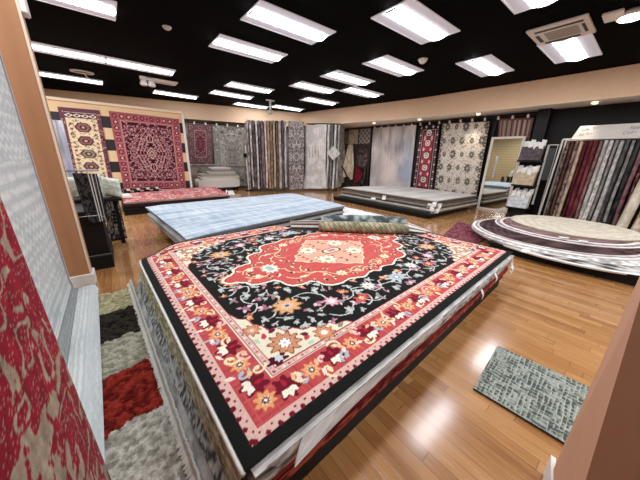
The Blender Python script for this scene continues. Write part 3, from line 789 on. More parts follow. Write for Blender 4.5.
def beige_floral():
    w, h = 1.38, 2.05; c = Cv(w, h, .009, '#d6cec2'); r = np.random.default_rng(12)
    for k in range(900):
        x, y = r.uniform(0, w), r.uniform(0, h)
        if k % 3: c.leaf(x, y, .05, .022, r.uniform(0, 6.3), ['#a39a8b', '#8b8378', '#b9a48f', '#6f6a63'][k % 4])
        else: c.line([(x, y), (x + r.uniform(-.08, .08), y + r.uniform(-.08, .08))], .010, '#9a9184')
    for k in range(6):
        for j in range(5):
            x = .12 + j * .285 + (.06 if k % 2 else 0); y = .16 + k * .36
            R = (.10, .07, .115, .065, .09)[(j + 2 * k) % 5]
            c.flower(x, y, R, 9, '#57544f', '#7f786d', '#c9bfae', .2, '#b7ad9c', .9, 1.15)
    for y in np.arange(.05, h, .16):
        for x in (.02, w - .02): c.flower(x, y, .075, 8, '#4c4a47', '#6f6a62', '#c9bfae')
    for k in range(50): c.star(r.uniform(.1, w - .1), r.uniform(.1, h - .1), .03, 5, .4, '#c09a86')
    return c.jitter(.1, 5)

def abstract_grey(nu=110, nv=130):
    a = fbm(nv, nu, (4, 3), 31, 5); b = fbm(nv, nu, (3, 4), 57, 4); k = mixc('#a7a6ab', '#e6e0df', np.clip((a - .3) / .4, 0, 1))
    u = np.linspace(0, 1, nu)[None]; v = np.linspace(0, 1, nv)[:, None]
    p = np.exp(-((u - .38) / .22) ** 2 - ((v - .35) / .4) ** 2); k = k * (1 - .55 * p[..., None]) + lin('#ecd9d2') * .55 * p[..., None]
    q = np.exp(-((u - .9) / .12) ** 2 - ((v - .35) / .3) ** 2) * .8; k = k * (1 - q[..., None]) + lin('#a3b1cf') * q[..., None]
    s = fbm(nv, nu, (26, 3), 77, 3); t = np.clip((s - .55) / .2, 0, 1) * np.clip(v * 1.5 - .3, 0, 1); k = k * (1 - .5 * t[..., None]) + lin('#5d6068') * .5 * t[..., None]
    return k * np.random.default_rng(1).uniform(.9, 1.08, (nv, nu, 1))

def grey_floral(nu=80, nv=90):
    c = oriental(1.3, 2.0, '#8d8a82', '#a4a198', ['#75736d', '#c4c0b4', '#8a8880', '#5f5e5a'], .26, 21, .016, .8, [(.35, .5, '#8e8b83')], '#b5b1a6', .07)
    return c.sample(nu, nv)

def ikat_grey(nu=200, nv=260):
    """pale grey hung rug with rows of little waves"""
    v = np.linspace(0, 2.75, nv)[:, None]; u = np.linspace(0, 2.8, nu)[None]
    a = fbm(nv, nu, (10, 14), 41, 4); b = fbm(nv, nu, (40, 90), 43, 3)
    tri = np.abs((u / .075 + .5 * noise2(nv, nu, (6, 30), 47)) % 1 - .5) * 1.4
    row = np.floor(v / .22 + .15 * a); h = np.sin(row * 12.9898) * 43758.5453; h = h - np.floor(h)
    f1 = (v / (.045 + .03 * h) + tri * np.where(h < .55, .75, .1) + .5 * a) % 1
    m = np.clip(.5 + .75 * np.sin(f1 * 2 * np.pi), 0, 1) * (.35 + .65 * (b > .42))
    seam = ((v / .22 + .15 * a) % 1) < .07; m = np.where(seam, .1, m)
    k = mixc('#a9b2b4', '#e4e6e4', np.clip(m * .5 + a * .6 - .05, 0, 1))
    lowp = np.clip((.30 - v * 1.05) / .08, 0, 1) * .65; k = k * (1 - lowp[..., None]) + lin('#c2c9cb') * lowp[..., None] * (.9 + .2 * b[..., None])
    return k * np.random.default_rng(2).uniform(.92, 1.05, (nv, nu, 1))

def red_taupe(nu=260, nv=420, w=1.1, h=1.7):
    """crimson pile with big taupe damask shapes"""
    wx = fbm(nv, nu, (9, 13), 3, 3) - .5; f = fbm(nv, nu, (10, 14), 15, 2); f2 = fbm(nv, nu, (13, 17), 19, 2)
    ridge = np.abs(f - .5); m = ((ridge < .055 + .05 * wx) & (f2 > .40)) | (f2 > .70) | (np.abs(f2 - .30) < .022)
    m &= fbm(nv, nu, (60, 44), 23, 2) > .34
    k = mixc('#6d0b1e', '#961329', fbm(nv, nu, (30, 60), 4, 2)); t = mixc('#7d6f5e', '#a99a85', fbm(nv, nu, (50, 90), 6, 2)); k[m] = t[m]
    g = fbm(nv, nu, (90, 30), 5, 2); k = k * (.6 + .8 * g[..., None])
    fl = RNG.random((nv, nu)) > .93; k[fl] = k[fl] * .4 + lin('#d9c3ab') * .35
    return k

# ================================================================== RUG PILES
PLAT = plain('black_platform_board', '#070606', .6, spec=.25)
ORG = np.array((.165, .535)); EX = np.array((math.cos(.0593), math.sin(.0593))); EY = np.array((-.045, .999))
def loc2(x, y): return ORG + x * EX + y * EY
def platform(name, label, pts, z1, z0=0.):
    t = thing(name, label, 'platform', (float(np.mean([p[0] for p in pts])), float(np.mean([p[1] for p in pts])), 0))
    P = np.array(pts, float); c = P.mean(0)
    MB().prism([tuple(p) for p in P], z1 - .03, z1).build('top_board', PLAT, t)
    MB().prism([tuple(c + (p - c) * .985) for p in P], z0, z1 - .03).build('kick_board', PLAT, t)
    return t
platform('display_platform', 'black platform under the black and coral medallion rug pile', [loc2(.06, .015), loc2(2.97, .015), loc2(2.97, 1.3), loc2(1.55, 2.35), loc2(.08, 2.35)], .13)

# where the far corner of the upper rugs is rolled back
FOLD = [(1.40, 3.6), (1.66, 2.96), (2.00, 2.54), (2.88, 1.80), (3.18, 1.72), (3.9, 1.80)]
def beyond(X, Y, sh=0.):
    """signed distance past the rolled corner's line (positive = rolled away)"""
    d = None
    m = np.zeros(np.shape(X), bool)
    p = np.array(FOLD) + np.array((.62, .78)) * sh
    p = np.concatenate([p, [(6, 2), (6, 6), (1.2, 6)]])
    for (x1, y1), (x2, y2) in zip(p, np.roll(p, -1, 0)):
        if y1 == y2: continue
        cnd = (y1 > Y) != (y2 > Y)
        m ^= cnd & (X < (x2 - x1) * (Y - y1) / (y2 - y1) + x1)
    return m

def pile_rug(name, label, x0, x1, y0, y1, z, T, colfn, edge, flap=0., out=0., nu=60, nv=120, sh=.12, top=None, rip=.003, fp=.7, seed=1, flapcol=None):
    """a rug of the big pile in the pile's own axes; its west edge may hang down as a flap"""
    nf = 16 if flap > 0 else 0
    us = np.linspace(x0, x1, nu); vs_ = np.linspace(y0, y1, nv)
    X, Y = np.meshgrid(us, vs_)
    Z = np.full(X.shape, z) + rip * (fbm(nv, nu, (8, 6), seed, 2) - .5)
    e = np.minimum.reduce([(x1 - X), (Y - y0), (y1 - Y)] + ([] if nf else [X - x0]))
    Z -= .004 * np.exp(-e / .025)
    if nf:
        s = np.linspace(flap, 0, nf, endpoint=False)
        wob = (fbm(nv, nf, (10, 2), seed + 5, 2) - .5)
        Xf = x0 - out * (s / flap)[None] ** fp + .012 * wob; Yf = np.repeat(vs_[:, None], nf, 1) + 0 * Xf
        Zf = z - s[None] + .015 * (fbm(nv, nf, (14, 1), seed + 8, 2) - .5)
        X = np.concatenate([Xf, X], 1); Y = np.concatenate([Yf, Y], 1); Z = np.concatenate([Zf, Z], 1)
    W = ORG + X[..., None] * EX + Y[..., None] * EY
    cd = np.hypot(np.maximum(X, 0), 2.44 - Y); g = np.exp(-(cd / .25) ** 2) * (X > -.2); W = W + (g * .06)[..., None] * (EX - EY); Z = Z - .10 * np.exp(-(cd / .22) ** 2) * np.clip((Z - .04) / .3, 0, 1)
    P = np.concatenate([W, Z[..., None]], 2)
    Col = colfn(nv, X.shape[1])
    if flapcol is not None and nf: Col[:, :nf + 2] = flapcol(nv, nf + 2)
    o = surf(name, P, Col, T, edge, None, mask=~beyond(W[..., 0], W[..., 1], sh))
    return prop(o, label, 'rug')
def noisecol(c1, c2, cells=(20, 60), seed=0, amt=.16):
    def fn(nv, nu):
        a = fbm(nv, nu, cells, seed, 3); t = np.clip((a - .5 + amt) / (2 * amt), 0, 1)
        return mixc(c1, c2, t) * np.random.default_rng(seed).uniform(.8, 1.12, (nv, nu, 1))
    return fn

# top rug
cvm = heriz_quarter()
nu, nv = 764, 611
us = np.linspace(0, 3.05, nu); vs_ = np.linspace(0, 2.44, nv); X, Y = np.meshgrid(us, vs_)
W = ORG + X[..., None] * EX + Y[..., None] * EY
Z = .380 + .006 * (fbm(nv, nu, (9, 7), 11, 3) - .5) + .0012 * np.sin(X * 95) * (fbm(nv, nu, (5, 4), 19, 2))
e = np.minimum(np.minimum(X, 3.05 - X), np.minimum(Y, 2.44 - Y)); Z -= .004 * np.exp(-e / .03)
cd = np.hypot(X, 2.44 - Y); Z -= .09 * np.exp(-(cd / .22) ** 2)
W = W + (np.exp(-(cd / .25) ** 2) * .05)[..., None] * (EX - EY)
P = np.concatenate([W, Z[..., None]], 2)
kp = ~beyond(W[..., 0], W[..., 1])
top = surf('medallion_rug', P, cvm.sample(nu, nv), .014, '#1a1a1a', None, mask=kp)
prop(top, 'large black floral rug with a coral medallion, on top of its pile', 'rug')
# white selvedge along the west edge
B = np.concatenate([ORG + (-.007) * EX + vs_[::5, None] * EY, Z[::5, 0:1]], 1)
B[:, :2] += (np.exp(-((2.44 - vs_[::5]) / .25) ** 2) * .05)[:, None] * (EX - EY)
mb = MB(); mb.tube([(p[0], p[1], p[2] - .012) for p in B[:-4]], .0085, 6); mb.build('selvedge', plain('white_binding', '#e8e6df', .9, bump=.4, bscale=300), top, True)
# the rolled-back corner: a spiral of the rug's own cloth
def spiral(name, parent, a, b, r0, zc, cols, turns=2.2, bulge=0., n=46, nl=70, seed=0, knob=0.):
    a, b = np.array(a), np.array(b); d = (b - a) / np.linalg.norm(b - a); nn = np.array([d[1], -d[0]])   # nn: towards the viewer
    th = np.linspace(-math.pi * .75, -math.pi * .75 + turns * 2 * math.pi, n); l = np.linspace(0, 1, nl)[:, None]
    kb = 1 + knob * (fbm(nl, n, (14, 9), seed, 2) - .5)
    R = (r0 * (1 - .55 * (th - th[0]) / (th[-1] - th[0])))[None] * (1 + bulge * (2 * np.sin(math.pi * np.clip(l * .96 + .02, 0, 1)) ** .6 - 1.6)) * kb
    C0 = a[None] * (1 - l) + b[None] * l
    XY = C0[:, None, :] + (R * np.cos(th)[None] * 1.5)[..., None] * nn
    Zs = zc + (R * np.sin(th)[None]) * .95
    P = np.concatenate([XY, Zs[..., None]], 2)
    return surf(name, P, cols(nl, n), .008, '#b09a86', cols(nl, n) * .8, parent)
def back_of_heriz(nl, n):
    k = mixc('#8f8c6c', '#cdbf9f', np.clip((fbm(nl, n, (16, 10), 4, 2) - .35) / .3, 0, 1))
    v = np.arange(n)[None] / n * np.ones((nl, 1)); l = np.arange(nl)[:, None] / nl * np.ones((1, n))
    dk = ((l * 26 + v * 20) % 1) > .72; k[dk] = lin('#5f6a5c')
    lo = v < .10
    k[lo] = lin('#a8423f'); k[lo & (((l * 18) % 1) < .45)] = lin('#d8c2a0'); k[lo & (((l * 18 + .3) % 1) < .16)] = lin('#2a2320')
    return k
spiral('rolled_corner', top, (1.98, 2.49), (2.84, 1.77), .068, .448, back_of_heriz, 2.2, .16, seed=3)
def ear(name, parent, c00, c10, c11, c01, stripes):
    P = quad_grid(c00, c10, c11, c01, 14, 14); v = np.linspace(0, 1, 14)[:, None]
    P[..., 2] += .02 * np.sin(v * 3.1) * np.ones((14, 14))
    k = np.zeros((14, 14, 3))
    for j in range(14): k[j, :] = lin(stripes[int(j / 14 * len(stripes))]) * RNG.uniform(.8, 1.1, (14, 1))
    return surf(name, P, k, .008, '#d9d0c4', '#4a4440', parent)
ear('flipped_edge', top, (1.70, 2.72, .388), (2.01, 2.41, .398), (2.10, 2.50, .50), (1.84, 2.96, .43), ['#2a2625', '#c9bcae', '#2f2a2a', '#9c8a84', '#2c2a29', '#cfc5ba'])
ear('flipped_edge', top, (2.76, 1.76, .40), (2.98, 1.62, .388), (3.20, 1.62, .385), (2.98, 1.86, .49), ['#2b2a2a', '#d8d4cc', '#55514e', '#e2ddd6', '#8a7f78', '#d5cfc8'])

# the rugs under it, from the top down
r2 = pile_rug('pile_rug', 'pale grey rug directly under the black medallion rug, its curled edge showing', .02, 3.02, -.022, 2.45, .354, .012, noisecol('#b9bab9', '#e2e1de', (40, 40), 21), '#c9c8c5', 0, 0, seed=2, sh=.10)
r3 = pile_rug('pile_rug', 'beige and olive flecked rug hanging over the pile side next to the shag rug', .0, 2.99, .02, 2.45, .335, .012, noisecol('#6f6b50', '#c9bd9b', (60, 90), 31), '#3a3833', .09, .03, seed=3, sh=.14, nv=260)  # edge coloured near black to stand for the shadow between layers
r4 = pile_rug('pile_rug', 'charcoal and white flecked rug with light grey edge in the medallion pile', .015, 3.0, -.012, 2.47, .302, .012, noisecol('#3f4140', '#c2c4bf', (50, 140), 41, .12), '#c8c7c4', .17, .07, fp=1.2, seed=4, sh=.16, nv=260)
spiral('rolled_corner', r4, (2.18, 2.70), (3.12, 2.00), .080, .452, noisecol('#4d575c', '#b9c2bf', (14, 12), 9, .1), 2.0, .2, knob=.5, seed=8)
r5 = pile_rug('pile_rug', 'thin light grey fringed rug hanging lowest at the side of the medallion pile', .01, 2.96, .045, 2.47, .255, .02, noisecol('#8b8e8c', '#c9cbc8', (40, 30), 51), '#2c2b2b', .205, .10, seed=5, sh=.18, nv=200, fp=1.8)
fr = MB()
for k in range(330):
    y = .03 + k * .0073; x = -.094 - .006 * RNG.random(); p = loc2(x, y); q = loc2(x - .016 - .010 * RNG.random(), y + RNG.uniform(-.004, .004)); z = .075
    fr.tube([(p[0] + .012, p[1], z), (p[0], p[1], z - .03), (q[0], q[1], .03 + .008 * RNG.random())], [.006, .006, .004], 5)
fr.build('fringe', plain('cream_fringe', '#dcdad2', .95), r5)
r6 = pile_rug('pile_rug', 'worn brick red rug second from the bottom of the medallion pile', .03, 2.98, -.006, 2.4, .228, .055, noisecol('#7c1f22', '#b8453c', (50, 60), 61), '#7d2a28', 0, 0, seed=6, sh=.2)
r7 = pile_rug('pile_rug', 'dark brown rug at the very bottom of the medallion pile, on the platform', .05, 2.96, .04, 2.38, .168, .034, noisecol('#211a18', '#3a2c28', (20, 20), 71), '#1c1614', 0, 0, seed=7, sh=.2)
# mottled face along the brick red edge (woven pattern)
P = quad_grid((*loc2(.05, -.009), .175), (*loc2(2.95, -.009), .175), (*loc2(2.95, -.011), .222), (*loc2(.05, -.011), .222), 240, 8)
surf('side_border', P, noisecol('#5e1519', '#c05a4c', (70, 3), 66, .1)(8, 240), .002, '#7c1f22', None, r6)
P = quad_grid((*loc2(.10, -.026), .318), (*loc2(3.0, -.026), .322), (*loc2(3.0, -.024), .357), (*loc2(.06, -.024), .357), 200, 6)
surf('side_border', P, noisecol('#9c9d9f', '#e9e8e6', (60, 3), 26, .12)(6, 200), .002, '#d9d8d5', None, r2)
P = quad_grid((*loc2(.0, -.016), .268), (*loc2(2.98, -.016), .268), (*loc2(2.98, -.014), .298), (*loc2(.0, -.014), .298), 200, 6)
surf('side_border', P, noisecol('#77787a', '#dcdad6', (70, 2), 46, .12)(6, 200), .002, '#c8c7c4', None, r4)
# curled corner of the pale grey rug
P = quad_grid((*loc2(.14, -.03), .310), (*loc2(1.30, -.03), .318), (*loc2(1.30, -.027), .356), (*loc2(.20, -.015), .355), 30, 8)
P[..., :2] -= (np.linspace(1, 0, 30)[None] ** 3 * .03)[..., None] * EY * np.linspace(1, .3, 8)[:, None, None]
surf('curled_edge', P, noisecol('#c9c9c8', '#eceae6', (24, 4), 5)(8, 30), .006, '#f0eeea', '#bdbcb9', r2)
def card(x, y, z, w=.035, h=.07):
    p = loc2(x, y); return ((p[0], p[1], z), np.array((EX[0] * w, EX[1] * w, .004)), np.array((-.01 * EY[0], -.02, -h)))
tag_mesh(r2, [card(2.32, -.03, .345), card(2.9, -.035, .33)])
tag_mesh(r4, [card(2.0, -.03, .30, .03, .075), card(2.93, -.04, .30), card(2.86, -.045, .27, .03)])
tag_mesh(r6, [card(2.90, -.03, .22, .03, .06)])

# ------------------------------------------------------------------ pale blue pile
bq = lambda s, o=0.: [(.53 - o + s, 3.02 + s), (3.52 + s * 0, 3.62 + s), (3.55 + s * 0, 5.64), (.37 - o + s, 5.32)]
def blue(nv, nu):
    a = fbm(nv, nu, (5, 60), 81, 4); b = fbm(nv, nu, (60, 8), 82, 3)
    return mixc('#91a6bb', '#ced8df', np.clip((a * .7 + b * .3 - .32) / .32, 0, 1))
tb = flat_rug('blue_rug', 'pale blue streaked rug on top of the middle pile', 'rug', bq(0), .40, .020, blue, '#a3aeb8', 150, 120, .006, seed=3, ripple=.003, round_c=.012)
spec = [('light blue grey rug second from the top of the pale blue pile', '#9fb0bf', '#8b939b'), ('dark olive rug third from the top of the pale blue pile', '#6d6a5c', '#5c5a50'), ('silver rug in the middle of the pale blue pile', '#b7b9b8', '#b9bab6'),
        ('slate grey rug below the silver one in the pale blue pile', '#5f6468', '#53575a'), ('taupe rug second from the bottom of the pale blue pile', '#9c9186', '#a39a8e'), ('charcoal rug at the bottom of the pale blue pile', '#3b3a3a', '#3d3b3a')]
for i, (lb, cc, ec) in enumerate(spec):
    s = .018 + (.03 if i % 2 else .0) - .01 * (i == 2)
    flat_rug('pile_rug', lb, 'rug', bq(s, -.0), .374 - i * .042, .032, noisecol(cc, cc, (8, 8), i), ec, 40, 30, .006, seed=10 + i, ripple=.003, round_c=.012)
platform('display_platform', 'low black platform under the pale blue rug pile', [(.66, 3.18), (3.42, 3.76), (3.42, 5.56), (.50, 5.22)], .125)
wr = flat_rug('pile_rug', 'off white rug poking out beyond the end of the pale blue pile', 'rug', [(2.7, 3.35), (4.55, 3.45), (4.5, 5.1), (2.7, 5.0)], .110, .02, noisecol('#d5d6d3', '#efefec', (8, 8), 4), '#d9d8d4', 30, 30, .01, ripple=.01)
# ------------------------------------------------------------------ back grey pile
gq = lambda s: [(5.72 + s, 6.02 - s), (5.74 + s, 2.94 + s), (7.86 - s, 2.90 + s), (7.95 - s, 5.72 - s)]
def gq2(s): q = gq(s); return [q[1], q[2], q[3], q[0]]
def greytop(nv, nu):
    v = np.linspace(0, 1, nv)[:, None]; st = (.5 + .5 * np.sin(v * 30 + 1.)) * np.ones((nv, nu)); a = fbm(nv, nu, (8, 20), 3, 3)
    return mixc('#b3afa8', '#dcd9d3', np.clip(st * .35 + a * .75 - .1, 0, 1))
flat_rug('grey_rug', 'light grey creased rug on top of the pile by the abstract rug', 'rug', gq2(0), .40, .02, greytop, '#c4beb4', 60, 80, .004, ripple=.003, seed=5)
gs = [('dark brown edged rug second from top of the light grey pile', '#5d5148'), ('beige rug third from top of the light grey pile', '#bdb3a4'), ('taupe rug under the beige one in the light grey pile', '#93887c'), ('slate blue edged rug in the light grey pile', '#6c7480'),
      ('cream rug second from bottom of the light grey pile', '#cfc8ba'), ('grey brown rug at bottom of the light grey pile', '#8c8379')]
grs = []
for i, (lb, cc) in enumerate(gs):
    s = (-.03, .03, -.05, .02, -.06, -.02)[i]
    grs.append(flat_rug('pile_rug', lb, 'rug', gq2(s), .372 - i * .045, .036, noisecol(cc, cc, (8, 8), i), cc, 30, 30, .004, seed=30 + i, ripple=.002))
platform('display_platform', 'black platform jutting out under the light grey pile', [(5.42, 6.15), (5.48, 2.90), (7.8, 3.0), (7.9, 5.9)], .105)
def card2(y, x, z, k, w=.09, h=.11):
    return ((x, y, z), np.array((0.03, -w, .01 * k)), np.array((-.03, .01 * (k % 3 - 1), -h)))
tag_mesh(grs[0], [card2(2.99, 5.70, .37, 1), card2(4.35, 5.60, .36, 0)])
tag_mesh(grs[1], [card2(3.10, 5.72, .33, 2), card2(2.92, 5.80, .34, 1)])
tag_mesh(grs[3], [card2(3.02, 5.68, .27, 0), card2(4.75, 5.62, .25, 1, .14, .05)])
tag_mesh(grs[4], [card2(2.92, 5.74, .22, 2), card2(3.0, 5.72, .19, 1)])

# ------------------------------------------------------------------ red pile in front of the striped partition
cvp = oriental(2.5, 2.1, '#a8434b', '#c0686a', ['#e0aaa2', '#8c2f3a', '#d8867f', '#efd2c4', '#6e2733'], .22, 14, .016, 1.5, None, '#dcb3a6', .06)
rq = lambda s: [(.10 + s, 6.78 + s), (2.40 - s, 6.95 + s), (2.62 - s, 8.9 - s), (.12 + s, 8.75 - s)]
flat_rug('red_rug', 'dense rose red oriental rug on top of the pile before the striped partition', 'rug', rq(0), .275, .02, cvp, '#d9b4a6', 110, 90, .003, ripple=.002)
for i, (lb, cc) in enumerate((('pale ivory rug second in the rose red pile', '#d2c7b8'), ('dark plum rug third in the rose red pile', '#3c2228'), ('mauve brown rug in the lower half of the rose red pile', '#7d5f5c'), ('black edged rug at the bottom of the rose red pile', '#241a1c'))):
    flat_rug('pile_rug', lb, 'rug', rq((.02, -.02, .03, -.01)[i]), .250 - i * .031, .024, noisecol(cc, cc, (6, 6), i), cc, 30, 24, .002, seed=50 + i)
platform('display_platform', 'black platform under the rose red rug pile', [(.06, 6.70), (2.42, 6.88), (2.62, 8.9), (.10, 8.75)], .128)
t = thing('rolled_rug', 'black and ivory patterned rug rolled up at the back of the rose red pile', 'rug', (.5, 8.4, .28))
def chk(nl, n):
    l = np.arange(nl)[:, None] * np.ones((1, n)); v = np.arange(n)[None] * np.ones((nl, 1)); k = np.empty((nl, n, 3)); k[:] = lin('#2a2023'); k[((l // 6 + v // 5) % 3) == 0] = lin('#d8c8bb'); return k
spiral('roll', t, (.16, 8.30), (1.0, 8.52), .055, .335, chk, 1.8, seed=15)
t = thing('folded_blanket', 'small pale folded cloth at the corner of the rose red pile', 'blanket', (-.03, 7.5, .28))
mb = MB(); mb.box((-.02, 7.30, .278), (.30, 7.75, .315), .015); mb.build('lower_fold', plain('pale_cloth', '#d9cfc6', .9), t, True)
MB().box((.0, 7.34, .315), (.27, 7.72, .345), .014).build('upper_fold', plain('pale_cloth_b', '#e6ddd3', .9), t, True)
mb = MB(); mb.lathe([(.02, .30), (.07, .315), (.06, .36), (.015, .385)], 2.44, 7.08, 14)
t = thing('tag_bundle', 'bunch of white tags at the corner of the rose red pile', 'price tag', (2.44, 7.08, .28))
tag_mesh(t, [((2.38, 7.0, .35), np.array((.10, .02, .01)), np.array((.0, -.06, -.10))), ((2.44, 7.0, .37), np.array((.09, -.03, -.01)), np.array((.02, -.05, -.11))), ((2.34, 7.02, .36), np.array((.05, .03, .03)), np.array((-.03, -.05, -.09)))])

# ------------------------------------------------------------------ folded rugs on the bench by the north wall
t = thing('display_bench', 'dark low bench under the white folded rugs', 'bench', (3.05, 10.05, 0))
MB().box((2.30, 9.78, .09), (3.82, 10.25, .14)).build('top', PLAT, t)
for x in (2.36, 3.70):
    for y in (9.82, 10.15): MB().box((x, y, 0), (x + .06, y + .06, .09)).build('leg', PLAT, t)
def folded(name, lb, x0, x1, y0, y1, z0, z1, col, cat='rug', seed=0):
    nl, n = 26, 28; th = np.linspace(-math.pi, math.pi, n); l = np.linspace(0, 1, nl)[:, None]
    hx = (x1 - x0) / 2; hz = (z1 - z0) / 2; se = lambda a: np.sign(a) * np.abs(a) ** .22
    j = .012 * (fbm(nl, n, (4, 5), seed, 2) - .5)
    Y = y0 + (y1 - y0) * l + 0 * th; Xx = (x0 + x1) / 2 + (hx + j) * se(np.cos(th)); Zz = (z0 + z1) / 2 + (hz + j) * se(np.sin(th))
    P = np.stack([Xx + 0 * l, Y, Zz + 0 * l], 2)
    k = noisecol(col, tuple(np.clip(lin(col) * 1.25, 0, 1)), (6, 5), seed)(nl, n)
    o = surf(name, P[:, ::-1], k, .0, col)
    # closed ends
    bm_v = [tuple(p) for p in P[0]]; mb = MB(); mb.add(bm_v, [tuple(range(n))]); mb.add([tuple(p) for p in P[-1]], [tuple(range(n))[::-1]])
    link_mesh('folded_end', mb.v, mb.f, FAB, o, False, np.array([lin(col) * .92] * len(mb.v)))
    return prop(o, lb, cat)
folded('folded_rug', 'thick fluffy white rug at the bottom of the bench pile', 2.33, 3.80, 9.70, 10.22, .142, .44, '#d9d6d0', seed=1)
folded('folded_rug', 'cream folded rug lying on the fluffy white one', 2.42, 3.82, 9.74, 10.2, .443, .54, '#c6c0b2', seed=2)
folded('folded_rug', 'olive grey folded rug in the bench pile', 2.44, 3.72, 9.76, 10.18, .543, .62, '#a39f92', seed=3)
folded('folded_rug', 'pale grey folded rug third from the top of the bench pile', 2.72, 3.66, 9.76, 10.16, .623, .70, '#bcb9b0', seed=4)
folded('folded_rug', 'dark grey folded rug second from the top of the bench pile', 2.76, 3.58, 9.78, 10.14, .703, .77, '#8a8880', seed=5)
folded('folded_rug', 'light folded rug on top of the bench pile', 2.82, 3.52, 9.78, 10.12, .773, .85, '#c9c6bd', seed=6)

# ------------------------------------------------------------------ round rug display
platform('display_platform', 'black platform under the round rugs', [(4.34, -1.6), (7.3, -1.6), (7.3, 1.55), (4.34, 1.30)], .128)
def round_rug(name, lb, cx, cy, R, z, T, bands, seed=0, edge='#e0ddd8', nr=60, na=150, droop=.02, base=None):
    rr = np.linspace(.004, 1, nr); th = np.linspace(0, 2 * math.pi, na + 1)
    A, B_ = np.meshgrid(th, rr)
    wob = 1 + .012 * (fbm(1, na + 1, (12, 1), seed, 2) - .5); wob[:, -1] = wob[:, 0]
    P = np.stack([cx + R * B_ * wob * np.cos(A), cy + R * B_ * wob * np.sin(A), z + .006 * (fbm(nr, na + 1, (6, 6), seed + 2, 2) - .5) * (B_ < .98) - droop * np.exp(-(1 - B_) * R / .06)], 2)
    P[:, -1] = P[:, 0]
    k = np.zeros((nr, na + 1, 3)); r = np.random.default_rng(seed)
    for (a, b, c1, c2, f1, f2) in bands:
        m = (B_ >= a) & (B_ <= b)
        t = np.clip((np.sin(A * f1 + B_ * 30) * np.sin(B_ * f2 + 2 * np.sin(A * 5)) + fbm(nr, na + 1, (40, 14), seed, 2) * 2 - 1) * 1.3 + .5, 0, 1)
        k[m] = mixc(c1, c2, t)[m]
    k *= r.uniform(.88, 1.08, (nr, na + 1, 1))
    o = surf(name, P[:, ::-1], k, T, edge, None)
    return prop(o, lb, 'rug')
o1 = round_rug('round_rug', 'lowest round rug with black and white zebra border', 5.60, .50, 1.40, .150, .02, [(0, .72, '#8d8a8a', '#b9b7b5', 9, 20), (.72, .97, '#242224', '#cfccc8', 23, 46), (.97, 1, '#e4e2de', '#d9d7d2', 5, 5)], 1)
round_rug('round_rug', 'white ribbed round rug between the zebra one and the plum one', 5.48, .72, 1.20, .180, .02, [(0, .8, '#cfcac6', '#dedad6', 9, 20), (.8, 1, '#9a9696', '#ece9e6', 60, 30)], 2)
round_rug('round_rug', 'dark plum round rug with a white rim', 5.44, .80, 1.10, .208, .02, [(0, .9, '#2c1c20', '#57403f', 14, 40), (.9, .935, '#b9aeab', '#e8e4e0', 30, 9), (.935, .965, '#3a2a2d', '#5a4547', 12, 10), (.965, 1, '#f0edea', '#d8d4d0', 5, 5)], 3)
round_rug('round_rug', 'mauve round rug with pale inner ring below the cream one', 5.85, .74, .95, .240, .022, [(0, .82, '#6d4f53', '#9c7f7e', 14, 60), (.82, .88, '#5b3d42', '#86686a', 24, 9), (.88, .92, '#e5e0dc', '#efece8', 3, 4), (.92, .97, '#7b5f62', '#b59fa0', 44, 9), (.97, 1, '#f0edea', '#dad6d2', 5, 5)], 4)
round_rug('round_rug', 'plain cream round rug on top of the round pile', 6.10, .67, .85, .280, .03, [(0, .96, '#cfc3ae', '#dfd5c3', 7, 12), (.96, 1, '#c3b6a0', '#d8cdb9', 30, 4)], 5, '#b9ab95', droop=.012)
tag_mesh(o1, [((4.28, .86, .15), np.array((.02, -.09, .0)), np.array((-.06, 0, -.03)))])
tg = bpy.data.objects['round_rug.003']
tag_mesh(tg, [((5.0, .62, .262), np.array((.03, -.10, .0)), np.array((-.07, 0, .004))), ((5.03, .42, .262), np.array((.03, -.09, .0)), np.array((-.06, -.02, .004)))])
flat_rug('burgundy_rug', 'flat burgundy rug lying on the floor beside the round pile', 'rug', [(4.1, 1.42), (5.4, 1.62), (5.9, 2.42), (4.3, 2.02)], .014, .012, noisecol('#5c2632', '#8d5058', (24, 20), 8), '#5a2c34', 60, 50, .002, ripple=.001)

# ------------------------------------------------------------------ rugs on the floor
qm = [(1.455, .335), (1.985, .385), (2.05, -.42), (1.50, -.42)]
def weave(nv, nu):
    u = np.linspace(0, .54, nu)[None]; v = np.linspace(0, .78, nv)[:, None]
    a = fbm(nv, nu, (16, 22), 23, 3); k = mixc('#4c5552', '#949c95', np.clip((a - .38) / .25, 0, 1))
    wa = .003 * np.sin(v * 60 + u * 20)
    fu = ((u + wa) / .030) % 1; fv = ((v + wa) / .022) % 1; pn = fbm(nv, nu, (18, 34), 29, 2)
    k *= (.82 + .3 * fbm(nv, nu, (12, 70), 30, 2))[..., None]
    dk = ((fv > .55) & (fu > .3) & (pn > .52)); k[dk] = lin('#46504c')
    ln = ((fv < .22) & (pn > .40)) | ((fu < .16) & (pn < .62)); k[ln] = lin('#b2b7a9') * (.75 + .3 * a[ln][:, None])
    return k * np.random.default_rng(3).uniform(.85, 1.1, (nv, nu, 1))
Pm = quad_grid(*[(x, y, .016) for x, y in (qm[3], qm[2], qm[1], qm[0])], 190, 260); Pm[..., 2] += .0018 * (fbm(260, 190, (50, 60), 2, 2) - .5)
mt = surf('scatter_rug', Pm, weave(260, 190), .015, '#4f4a40'); prop(mt, 'small grey green woven scatter rug alone on the wood floor', 'rug')

